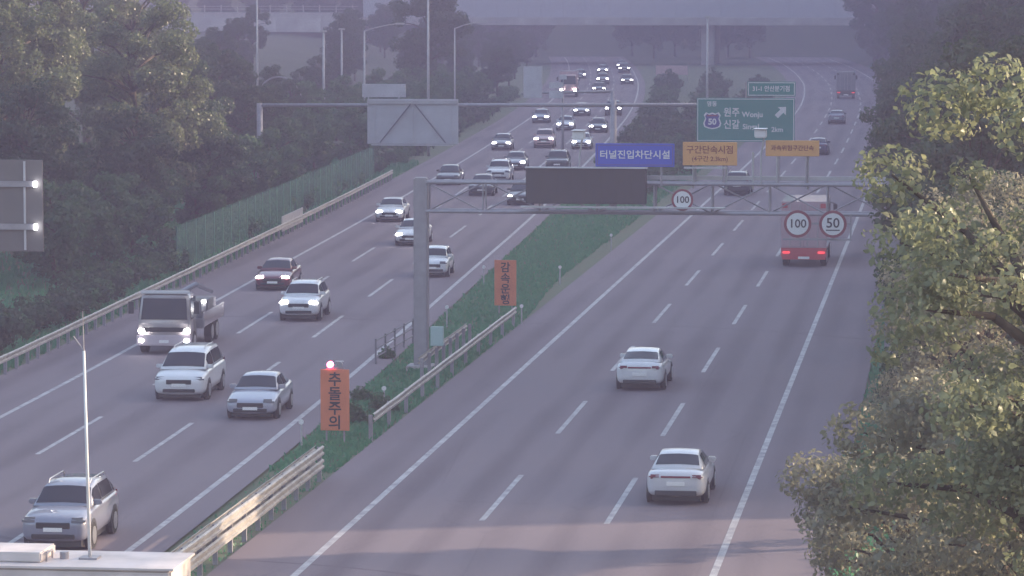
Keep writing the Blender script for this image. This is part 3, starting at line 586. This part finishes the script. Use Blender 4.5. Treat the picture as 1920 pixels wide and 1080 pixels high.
zt = 4.3 - e.location.z
MB().tube((0, 0, -.3), (0, 0, zt), .05, n=6).build('pole', 'steel', e); MB().box(-.45, .3, -.1, .1, zt, zt + .55).build('box', 'paint_red', e, bevel=.03)
e = empty('arched_pipe', (-56.5, 300, terrain(-56.5, 300))); tag(e, 'pale arched pipe frame among the dark left trees', 'frame')
zb = 4.7 - e.location.z; pts = [(-2.05, 0, -.3), (-2.05, 0, zb)] + [(-2.05 * math.cos(t), 0, zb + 2.5 * math.sin(t)) for t in np.linspace(.1, math.pi - .1, 15)] + [(2.05, 0, zb), (2.05, 0, -.3)]
MB().path(pts, .07).build('pipe', 'steel', e); MB().tube((-2.05, 0, zb), (2.05, 0, zb), .04).build('tie', 'steel', e)
e = empty('red_banner', (-42.3, 545, terrain(-42.3, 545))); tag(e, 'faint red banner standing in the distant median', 'banner')
MB().box(-2.4, 2.4, -.03, .03, .9, 2.3).build('cloth', 'paint_rose', e)
for x in (-2.4, 2.4): MB().tube((x, .06, -.3), (x, .06, 2.5), .05, n=6).build('pole', 'steel', e)

# ------------------------------------------------------------------ overpass
BRY = 640.0
e = empty('overpass_bridge', (-64, BRY, 0)); tag(e, 'long grey overpass crossing above the motorway in the haze', 'bridge')
MB().box(-41, 95, .3, 22, 7.0, 8.4).build('deck', 'concrete', e); MB().box(-100, -41.2, .3, 22, 5.8, 8.0).build('deck', 'concrete', e)
gm = MB().box(0, 11.94, -.25, .28, 0, 1.35).mesh('girder', 'concrete')
for i in range(11): obj('girder', gm, e, (-41 + 12 * i, 0, 7.05))
pm = MB().box(0, 3.94, -.1, .1, 0, 6.6).box(-.09, -.03, -.16, .16, 0, 6.7).mesh('barrier_panel', 'barrier_panel')
for i in range(33): obj('barrier_panel', pm, e, (-41 + 4 * i, 0, 8.42))
gm = MB().box(0, 7.94, -.25, .28, 0, 2.6).mesh('abutment_girder', 'concrete_pale')
for i in range(8): obj('abutment_girder', gm, e, (-104 + 8 * i - .8, 0, 5.7))
pm = MB().box(0, 1.94, -.12, .12, 0, .9).mesh('parapet', 'concrete_pale')
for i in range(31): obj('parapet', pm, e, (-104 + 2 * i, 0, 8.32))
rm = MB().box(-.08, .08, -.08, .08, 0, 1.3).mesh('railing_post', 'pale_steel')
for i in range(21): obj('railing_post', rm, e, (-103 + 3 * i, 0, 9.24))
for z in (9.8, 10.3): MB().box(-104, -42, -.04, .04, z - .04, z + .04).build('railing_bar', 'pale_steel', e)
for x in (-42.5, 20.5, 73): MB().box(x - 1.2, x + 1.2, 3, 19, -1.2, 7.0).build('pier', 'concrete', e, bevel=.2)
MB().box(-44, -41.1, .4, 20, 5.4, 5.79).build('pier_cap', 'concrete', e)

# ------------------------------------------------------------------ vehicles
def ring_lower(w, zb, zt):
    zm = zb + (zt - zb) * .55
    h = [(w * .82, zb), (w * .97, zb + .10), (w, zm), (w * .985, zt - .16 * (zt - zb)), (w * .90, zt - .02), (w * .55, zt + .012)]
    return [(a, c) for a, c in h] + [(0, zt + .02)] + [(-a, c) for a, c in reversed(h)]
def loft(rings, ys, cap=True):
    n = len(rings[0]); b = MB(); P = []
    for r, y in zip(rings, ys): P += [(a, y, c) for a, c in r]
    F = [(i * n + j, i * n + j + 1, (i + 1) * n + j + 1, (i + 1) * n + j) for i in range(len(ys) - 1) for j in range(n - 1)]
    F += [((i + 1) * n, (i + 1) * n + n - 1, i * n + n - 1, i * n) for i in range(len(ys) - 1)]
    if cap: F += [tuple(range(n)), tuple(range(len(P) - 1, len(P) - n - 1, -1))]
    return b.poly(P, F)
def cab_ring(wb, wr, zb, zr):
    hgt = zr - zb
    h = [(wb, zb), (wb - (wb - wr) * .5, zb + hgt * .52), (wr, zr - hgt * .10), (wr * .93, zr - hgt * .02), (wr * .5, zr + .012)]
    return h + [(0, zr + .022)] + [(-a, c) for a, c in reversed(h)]
def subdiv(me, lv=1):
    o = bpy.data.objects.new('tmp', me); col.objects.link(o); md = o.modifiers.new('s', 'SUBSURF'); md.levels = lv; md.render_levels = lv
    bpy.context.view_layer.update(); m2 = bpy.data.meshes.new_from_object(o.evaluated_get(bpy.context.evaluated_depsgraph_get())); bpy.data.objects.remove(o)
    m2.polygons.foreach_set('use_smooth', [True] * len(m2.polygons)); return m2
def wheel(parent, x, y, r, wd=.22):
    s = 1 if x > 0 else -1; o = MB().tube((x - s * wd, y, r), (x, y, r), r, n=20).build('wheel', 'tyre', parent, bevel=.02, seg=1)
    MB().tube((x, y, r), (x + s * .012, y, r), r * .66, n=16).build('rim', 'rim', o)
def lamp(parent, name, m, c, d, bev=.03): return MB().cbox(c, d).build(name, m, parent, bevel=min(bev, min(d) * .45), seg=2)
SPEC = {
 'sedan': dict(L=4.75, W=.915, body=[(2.36, .30, .60, .70), (2.27, .22, .70, .85), (1.9, .19, .80, .905), (1.25, .19, .92, .915), (.8, .19, .965, .915), (-.3, .19, .985, .915), (-1.25, .19, 1.0, .915), (-1.8, .2, 1.04, .90), (-2.25, .26, 1.02, .86), (-2.37, .36, .90, .76)],
   cab=[(1.05, .80, .76, .95, .99), (.25, .80, .60, .96, 1.39), (-.35, .80, .59, .97, 1.45), (-.95, .80, .58, .98, 1.415), (-1.78, .78, .70, 1.02, 1.06)], hl=(.62, 2.16, .665), tl=(.62, -2.27, .87), wy=(1.42, -1.40), wr=.325),
 'fastback': dict(L=4.8, W=.93, body=[(2.4, .30, .60, .70), (2.3, .22, .70, .85), (1.9, .19, .80, .905), (1.25, .19, .92, .92), (.8, .19, .965, .93), (-.3, .19, .985, .93), (-1.25, .19, 1.02, .93), (-1.9, .2, 1.08, .915), (-2.28, .26, 1.08, .88), (-2.40, .34, .92, .80)],
   cab=[(1.1, .80, .76, .95, .99), (.3, .80, .60, .96, 1.39), (-.3, .80, .61, .97, 1.455), (-1.0, .80, .61, .98, 1.40), (-2.05, .78, .70, 1.05, 1.10)], hl=(.62, 2.2, .665), tl=(.60, -2.31, .90), wy=(1.45, -1.45), wr=.335),
 'suv': dict(L=4.65, W=.935, body=[(2.32, .38, .80, .74), (2.23, .28, .95, .88), (1.9, .24, 1.03, .93), (1.25, .24, 1.11, .935), (.9, .24, 1.13, .935), (-.3, .24, 1.14, .935), (-1.3, .24, 1.16, .935), (-1.95, .26, 1.18, .92), (-2.23, .32, 1.16, .88), (-2.32, .42, 1.05, .80)],
   cab=[(1.15, .84, .78, 1.10, 1.14), (.42, .84, .66, 1.11, 1.60), (-.3, .84, .66, 1.12, 1.68), (-1.5, .84, .65, 1.14, 1.64), (-2.12, .82, .74, 1.15, 1.20)], hl=(.66, 2.13, .86), tl=(.74, -2.17, 1.02), wy=(1.38, -1.36), wr=.37),
 'minivan': dict(L=5.1, W=.985, body=[(2.55, .34, .78, .76), (2.46, .24, .92, .92), (2.1, .2, 1.02, .975), (1.6, .2, 1.10, .985), (1.2, .2, 1.13, .985), (-.3, .2, 1.15, .985), (-1.6, .2, 1.16, .985), (-2.2, .22, 1.16, .975), (-2.48, .3, 1.14, .93), (-2.56, .4, 1.02, .84)],
   cab=[(1.65, .88, .82, 1.10, 1.14), (.72, .88, .70, 1.11, 1.68), (-.2, .88, .71, 1.12, 1.78), (-1.8, .88, .70, 1.14, 1.75), (-2.42, .87, .78, 1.14, 1.19)], hl=(.70, 2.33, .82), tl=(.80, -2.40, 1.05), wy=(1.55, -1.5), wr=.36),
 'hatch': dict(L=4.0, W=.86, body=[(2.0, .32, .68, .68), (1.92, .24, .80, .80), (1.65, .2, .90, .85), (1.15, .2, .99, .86), (.8, .2, 1.02, .86), (-.3, .2, 1.03, .86), (-1.1, .2, 1.04, .86), (-1.65, .22, 1.04, .845), (-1.92, .28, 1.02, .81), (-2.0, .4, .92, .74)],
   cab=[(1.05, .76, .72, .99, 1.03), (.4, .76, .60, 1.0, 1.43), (-.25, .76, .60, 1.01, 1.50), (-1.2, .76, .59, 1.02, 1.47), (-1.85, .74, .67, 1.02, 1.08)], hl=(.58, 1.82, .76), tl=(.66, -1.86, .95), wy=(1.22, -1.22), wr=.31)}
PROTO = {}
def make_car(kind, paint, lights, name):
    key = (kind, paint, lights)
    if key in PROTO: return copy_tree(PROTO[key])
    s = SPEC[kind]; e = empty(name); pm = 'paint_' + paint
    B = s['body']; rings = [ring_lower(w, zb, zt) for _, zb, zt, w in B]
    me = subdiv(loft(rings, [b[0] for b in B]).mesh('body', pm, smooth=True), 1); obj('body', me, e)
    Cb = s['cab']; cr = [cab_ring(wb, wr, zb, zr) for _, wb, wr, zb, zr in Cb]; cy = [c[0] for c in Cb]
    me = loft(cr, cy).mesh('cabin', pm, smooth=True); obj('cabin', me, e)
    def pt(t, sidx, off):
        i = min(len(cr) - 2, int(t)); f = t - i
        def P(i, q):
            j = min(len(cr[0]) - 2, int(q)); g = q - j; a = np.array((cr[i][j][0], cy[i], cr[i][j][1])); b = np.array((cr[i][j + 1][0], cy[i], cr[i][j + 1][1])); return a * (1 - g) + b * g
        p = P(i, sidx) * (1 - f) + P(i + 1, sidx) * f
        n1 = P(i + 1, sidx) - P(i, sidx); n2 = P(i, min(10, sidx + .4)) * (1 - f) + P(i + 1, min(10, sidx + .4)) * f - (P(i, max(0, sidx - .4)) * (1 - f) + P(i + 1, max(0, sidx - .4)) * f)
        n = np.cross(n1, n2); n /= (np.linalg.norm(n) + 1e-9)
        c = p - np.array((0, 0, .9)); c[1] *= .3
        if n @ c < 0: n = -n
        return p + n * off
    def pane(nm, ts, ss):
        V = [pt(t, q, .012) for t in ts for q in ss]; k = len(ss)
        F = [(i * k + j, i * k + j + 1, (i + 1) * k + j + 1, (i + 1) * k + j) for i in range(len(ts) - 1) for j in range(k - 1)]
        return MB().poly(V, F).build(nm, 'glass', e, smooth=True)
    pane('windshield', [.10, .5, .93], [2.35, 3.1, 4, 5, 6, 6.9, 7.65]); n = len(cr)
    pane('rear_window', [n - 2 + .12, n - 2 + .5, n - 2 + .80], [2.45, 3.1, 4, 5, 6, 6.9, 7.55])
    for a, b in ((.18, 1.75), (8.25, 9.82)):
        pane('side_window', [.62, 1.0, 1.72], [a, (a + b) / 2, b]); pane('side_window', [1.82, 2.4, 2.98 if n == 5 else 2.6], [a, (a + b) / 2, b])
        if kind in ('suv', 'minivan'): pane('side_window', [3.08, 3.45], [a, (a + b) / 2, b])
    x, y, z = s['hl']; hm = 'lamp_on' if lights else 'lamp_off'
    for sg in (1, -1):
        lamp(e, 'headlight', hm, (sg * x, y + .055, z), (.44, .22, .19 if kind != 'suv' else .21), .07)
        tx, ty, tz = s['tl']; lamp(e, 'taillight', 'tail', (sg * tx, ty - .025, tz), (.36 if kind in ('sedan', 'fastback') else .16, .16, .13 if kind in ('sedan', 'fastback') else .34), .05)
        wx = s['W'] - .012
        for wy in s['wy']:
            MB().tube((sg * (wx - .1), wy, s['wr'] + .03), (sg * (wx + .006), wy, s['wr'] + .03), s['wr'] + .065, n=20).build('wheel_arch', 'trim', e); wheel(e, sg * (wx + .018), wy, s['wr'])
        mz = Cb[0][3] + .06; my = Cb[0][0] - .42
        m_ = MB().box(min(sg * (s['W'] - .16), sg * (s['W'] + .09)), max(sg * (s['W'] - .16), sg * (s['W'] + .09)), my - .07, my + .07, mz - .05, mz + .10).build('mirror', pm, e, bevel=.03)
    MB().box(-s['W'] + .2, s['W'] - .2, B[-1][0] + .25, B[0][0] - .25, .13, .5).build('shade_box', 'trim', e)  # dark box added between the wheels to deepen the shade under the car
    yf = B[0][0]; yr = B[-1][0]; zf = B[1][2]; zg = B[0][2]
    MB().box(-.47, .47, yf - .10, yf + .008, zg - .14, zg + .03).build('grille', 'grille', e, bevel=.02, seg=1)
    MB().box(-.60, .60, yf - .14, yf + .006, B[0][1] + .0, B[0][1] + .13).build('lower_grille', 'grille', e, bevel=.02, seg=1)
    MB().box(-.26, .26, yf + .009, yf + .02, zg - .22, zg - .11).build('number_plate', 'plate', e)
    if kind in ('sedan', 'fastback'):
        MB().box(-.44, .44, yr - .015, yr + .12, s['tl'][2] - .03, s['tl'][2] + .03).build('tail_strip', 'tail', e, bevel=.01, seg=1)
    MB().box(-.27, .27, yr - .014, yr + .1, B[-1][1] + .25, B[-1][1] + .37).build('number_plate', 'plate', e); MB().box(-.62, .62, yr - .012, yr + .2, B[-1][1] - .06, B[-1][1] + .10).build('rear_diffuser', 'trim', e, bevel=.02, seg=1)
    if kind in ('minivan', 'suv'):
        for sg in (1, -1): zr = Cb[2][4]; MB().path([(sg * .58, .25, zr - .05), (sg * .58, .1, zr + .05), (sg * .58, -1.5, zr + .04), (sg * .58, -1.65, zr - .05)], .018).build('roof_rail', 'rim', e)
    PROTO[key] = e; return e
used = set()
def car(kind, paint, lights, fx, Y, side, label, group=None, name=None, dx=0):
    """Y is the end of the car nearest the camera"""
    nm = name or {'sedan': 'sedan_car', 'fastback': 'sedan_car', 'suv': 'suv_car', 'minivan': 'minivan', 'hatch': 'hatchback_car'}[kind]
    e = make_car(kind, paint, lights, nm); Y *= .983; L = SPEC[kind]['L'] / 2
    a = heading(fx, Y + L); e.location = (fx(Y + L) + dx + (.15 if side == 'in' else -.12), Y + L, 0); e.rotation_euler = (0, 0, a + (math.pi if side == 'in' else 0))
    tag(e, label, 'car', group); return e
lane = lambda k: (lambda Y: leftx(Y, k + .5))          # 0 = next to the median
rl = lambda k: (lambda Y: rightx(Y, k + .5))           # 2 = next to the hard shoulder
GI = 'oncoming traffic'; GO = 'outgoing traffic'
car('suv', 'silver', False, lane(0), 96.6, 'in', 'silver SUV behind the aerial mast, unlit, coming up the lane by the median', GI, dx=-.35)
car('sedan', 'satin', False, lane(0), 126.6, 'in', 'silver sedan with unlit lamps beside the white minivan with roof rails', GI)
car('minivan', 'white', False, lane(1), 132, 'in', 'white minivan with roof rails in the middle oncoming lane', GI)
car('suv', 'white', True, lane(1), 163.5, 'in', 'white SUV with lit headlights following the white minivan', GI)
car('sedan', 'maroon', True, lane(2), 179.5, 'in', 'dark red sedan with lit headlights in the hard-shoulder lane', GI)
car('hatch', 'white', False, lane(0), 188.5, 'in', 'white hatchback without lights just beside the gantry post', GI)
car('sedan', 'white', True, lane(1), 210.5, 'in', 'white sedan with lit headlights partly behind the gantry post', GI)
car('sedan', 'white', True, lane(2), 231, 'in', 'white sedan with lit headlights in the lane by the left guardrail', GI)
car('sedan', 'dark', True, lane(0), 249, 'in', 'dark sedan with lit headlights at the end of the message board', GI)
car('sedan', 'dark', False, lane(1), 259.5, 'in', 'black sedan without lights in front of a white SUV', GI)
car('suv', 'white', False, lane(1), 276, 'in', 'white SUV without lights driving behind the black sedan', GI)
car('sedan', 'dark', False, lane(2), 272.5, 'in', 'black sedan without lights in the lane by the guardrail end', GI)
car('sedan', 'grey', True, lane(1), 294, 'in', 'grey sedan with lit headlights close behind the unlit white SUV', GI)
car('suv', 'dark', False, lane(0), 292, 'in', 'dark SUV without lights in the lane next to the median', GI)
car('sedan', 'grey', True, lane(2), 328, 'in', 'grey sedan with lit headlights below the braced sign back', GI)
car('suv', 'rose', True, lane(1), 333, 'in', 'pinkish van-like SUV with lit headlights in the middle oncoming lane', GI)
car('sedan', 'white', True, lane(0), 331, 'in', 'small distant white sedan with lit headlights under the left white camera', GI)
car('sedan', 'dark', True, lane(0), 366, 'in', 'distant black sedan with bright headlights above the left white camera', GI)
car('sedan', 'silver', True, lane(2), 390, 'in', 'distant silver sedan with lit headlights in the outer lane', GI)
car('sedan', 'pearl', True, lane(1), 371, 'in', 'distant pearl sedan with lit headlights behind the pinkish SUV', GI)
GF = 'distant oncoming cars near the overpass'
for k, Y, kd, pt in [(1, 410, 'sedan', 'grey'), (0, 411, 'suv', 'dark'), (1, 491, 'sedan', 'dark'), (1, 530, 'suv', 'grey'), (0, 531, 'sedan', 'dark'), (1, 589, 'sedan', 'grey'), (0, 592, 'suv', 'dark'), (0, 622, 'sedan', 'grey'), (2, 560, 'sedan', 'dark')]:
    car(kd, pt, True, lane(k), Y, 'in', 'tiny distant car with lit headlights approaching from under the overpass', GF)
car('fastback', 'white', False, rl(1), 137.5, 'out', 'white sedan seen from behind in the middle outgoing lane', GO)
car('sedan', 'pearl', False, rl(2), 107.5, 'out', 'pearl white sedan seen from behind in the outgoing hard-shoulder lane', GO)
car('suv', 'dark', False, rl(0), 262, 'out', 'dark SUV seen from behind through the near gantry truss', GO)
car('sedan', 'navy', False, rl(1), 323, 'out', 'dark blue car driving away beside the narrow orange sign', GO)
car('sedan', 'silver', False, rl(1), 391, 'out', 'hazy silver car driving away behind the dark box truck', GO)

# flatbed truck with a boom, oncoming
def cab_over(e, pm, W, z0, z1, yf, yb):
    w = W / 2
    P = [(w, yb, z0), (w, yf, z0), (w, yf + .02, z0 + (z1 - z0) * .45), (w - .07, yf - .22, z1 - .12), (w - .16, yf - .36, z1), (w - .16, yb, z1)]
    n = len(P); MB().poly(P + [(-a, b, c) for a, b, c in P], [tuple(range(n)), tuple(range(2 * n - 1, n - 1, -1))] + [((i + 1) % n, i, n + i, n + (i + 1) % n) for i in range(n)]).build('cab', pm, e, bevel=.07, seg=3, smooth=True)
    za, zb = z0 + (z1 - z0) * .47, z1 - .17; ya, ybb = yf + .028, yf - .19
    MB().poly([(-w + .13, ya, za), (w - .13, ya, za), (w - .2, ybb + .012, zb), (-w + .2, ybb + .012, zb)], [(0, 1, 2, 3)]).build('windshield', 'glass', e)
    for s in (1, -1):
        MB().poly([(s * (w + .008), yf - .12, za), (s * (w + .008), yb + .15, za), (s * (w - .052), yb + .15, zb), (s * (w - .052), yf - .32, zb)], [(0, 1, 2, 3)]).build('side_window', 'glass', e)
        MB().tube((s * (w - .05), yf - .12, zb), (s * (w + .28), yf + .06, zb - .1), .02, n=6).box(min(s * (w + .16), s * (w + .38)), max(s * (w + .16), s * (w + .38)), yf + .0, yf + .1, zb - .62, zb - .12).build('mirror', 'trim', e)
e = empty('flatbed_truck'); Yt = 146.0
fx = lane(2); e.location = (fx(Yt + 4) + .15, Yt + 4, 0); e.rotation_euler = (0, 0, heading(fx, Yt + 4) + math.pi)
tag(e, 'light grey flatbed truck with loading boom and four lit lamps', 'truck', GI)
cab_over(e, 'paint_beige', 2.2, .55, 2.5, 4.0, 2.3)
MB().box(-1.16, 1.16, 3.9, 4.12, .38, .82).build('bumper', 'paint_cargo', e, bevel=.04); MB().box(-.95, .95, 4.03, 4.05, .95, 1.14).build('grille', 'grille', e)
MB().box(-1.0, 1.05, 3.4, 3.72, 2.5, 2.64).build('light_bar', 'paint_white', e, bevel=.03); MB().box(-.2, .2, 4.121, 4.13, .5, .62).build('number_plate', 'plate', e)
for s in (1, -1):
    lamp(e, 'headlight', 'lamp_on', (s * .95, 4.06, .99), (.26, .1, .2), .04); lamp(e, 'fog_light', 'lamp_on', (s * .95, 4.13, .6), (.2, .06, .14), .03)
    for y in (3.1, -1.4, -2.6): wheel(e, s * 1.12, y, .46, .3)
MB().box(-.45, .45, -4, 2.9, .62, .84).build('chassis', 'trim', e); MB().box(-1.2, 1.2, -4, 1.2, .9, 1.08).build('bed', 'paint_cargo', e)
for s in (1, -1): MB().box(min(s * 1.14, s * 1.2), max(s * 1.14, s * 1.2), -4, 1.2, 1.085, 1.5).build('side_board', 'paint_cargo', e)
MB().box(-.35, .35, 1.45, 2.05, .86, 2.2).build('boom_pedestal', 'paint_grey', e, bevel=.05); MB().tube((0, 1.75, 2.2), (-.9, 1.4, 2.72), .13, .11).tube((-.9, 1.4, 2.72), (-.95, -2.2, 2.1), .11, .08).build('boom', 'paint_grey', e)
for s in (1, -1): MB().box(min(s * .75, s * 1.3), max(s * .75, s * 1.3), 1.5, 1.95, .9, 1.3).build('outrigger', 'paint_grey', e, bevel=.03)
for i, (x, y, a, b, h) in enumerate([(-.6, .4, .9, 1.2, .9), (.45, .3, 1.1, 1.3, .6), (-.4, -1.4, 1.3, 1.6, .8), (.6, -1.6, .8, 2.0, 1.1), (0, -3.2, 1.8, 1.0, .7)]): MB().cbox((x, y, 1.085 + h / 2), (a, b, h)).build('load_crate', ('paint_grey', 'paint_cargo', 'brace_dark')[i % 3], e, bevel=.03)
# box truck seen from behind
def box_truck(name, label, fx, Y, body, W, Hh, L, side, group, red='paint_red', z0=1.0):
    e = empty(name); e.location = (fx(Y + L / 2), Y + L / 2, 0); e.rotation_euler = (0, 0, heading(fx, Y + L / 2) + (math.pi if side == 'in' else 0)); tag(e, label, 'truck', group); w = W / 2; yr = -L / 2
    MB().box(-w, w, yr, L / 2 - 2.2, z0, Hh).build('cargo_box', body, e, bevel=.03)
    for x in (-w + .05, .015): MB().box(x, x + w - .065, yr - .03, yr - .002, z0 + .08, Hh - .12).build('rear_door', body, e, bevel=.01, seg=1)
    for x in (-.75, -.2, .2, .75): MB().tube((x, yr - .05, z0 + .1), (x, yr - .05, Hh - .14), .02, n=6).build('door_bar', 'pale_steel', e)
    MB().box(-w, w, yr - .015, yr + .16, z0 - .42, z0 + .05).build('rear_beam', red, e); MB().box(-w + .05, w - .05, yr - .02, yr + .08, .42, .62).build('underrun_bar', red, e)
    for s in (1, -1):
        lamp(e, 'taillight', 'tail_on', (s * (w - .28), yr - .04, z0 - .2), (.4, .08, .14)); MB().box(min(s * (w - .06), s * (w - .34)), max(s * (w - .06), s * (w - .34)), yr - .06, yr - .033, Hh - .35, Hh - .10).build('marker_panel', red, e)
        for y in (L / 2 - 1.2, yr + 1.3, yr + 2.5): wheel(e, s * (w - .05), y, .48, .32)
    MB().box(-.3, .3, yr - .04, yr - .021, .45, .58).build('number_plate', 'plate', e); MB().box(-.45, .45, yr + .2, L / 2 - .4, .5, .9).build('chassis', 'trim', e)
    cab_over(e, body, W - .15, .6, Hh - .35, L / 2, L / 2 - 1.9)
    if side == 'in':
        for s in (1, -1): lamp(e, 'headlight', 'lamp_on', (s * (w - .3), L / 2 + .05, .95), (.36, .12, .28))
    return e
box_truck('box_truck', 'pale box truck with red rear beam below the paired speed signs', rl(2), 194.5, 'paint_blush', 2.45, 3.55, 8.2, 'out', GO)
box_truck('box_truck', 'dark box truck driving away in the distant outgoing lanes', rl(1), 465, 'paint_grey', 2.4, 3.4, 8.0, 'out', GO, red='paint_dark')
box_truck('box_truck', 'distant oncoming box truck with bright headlights in the outer lane', lane(2), 466, 'paint_rose', 2.4, 3.3, 8.0, 'in', GF)

# ------------------------------------------------------------------ haze
hz = bpy.data.materials.new('haze'); hz.use_nodes = True; t = hz.node_tree; t.nodes.remove(t.nodes['Principled BSDF'])
pv = t.nodes.new('ShaderNodeVolumePrincipled'); pv.inputs['Color'].default_value = (.315, .29, .445, 1); pv.inputs['Density'].default_value = HAZE_DENSITY; pv.inputs['Anisotropy'].default_value = .15
t.links.new(pv.outputs[0], t.nodes['Material Output'].inputs['Volume'])
ho = MB().box(-1000, 1000, -300, 4600, -2, 90).build('haze', hz); tag(ho, 'thin violet-grey haze filling the valley', 'haze', kind='stuff')
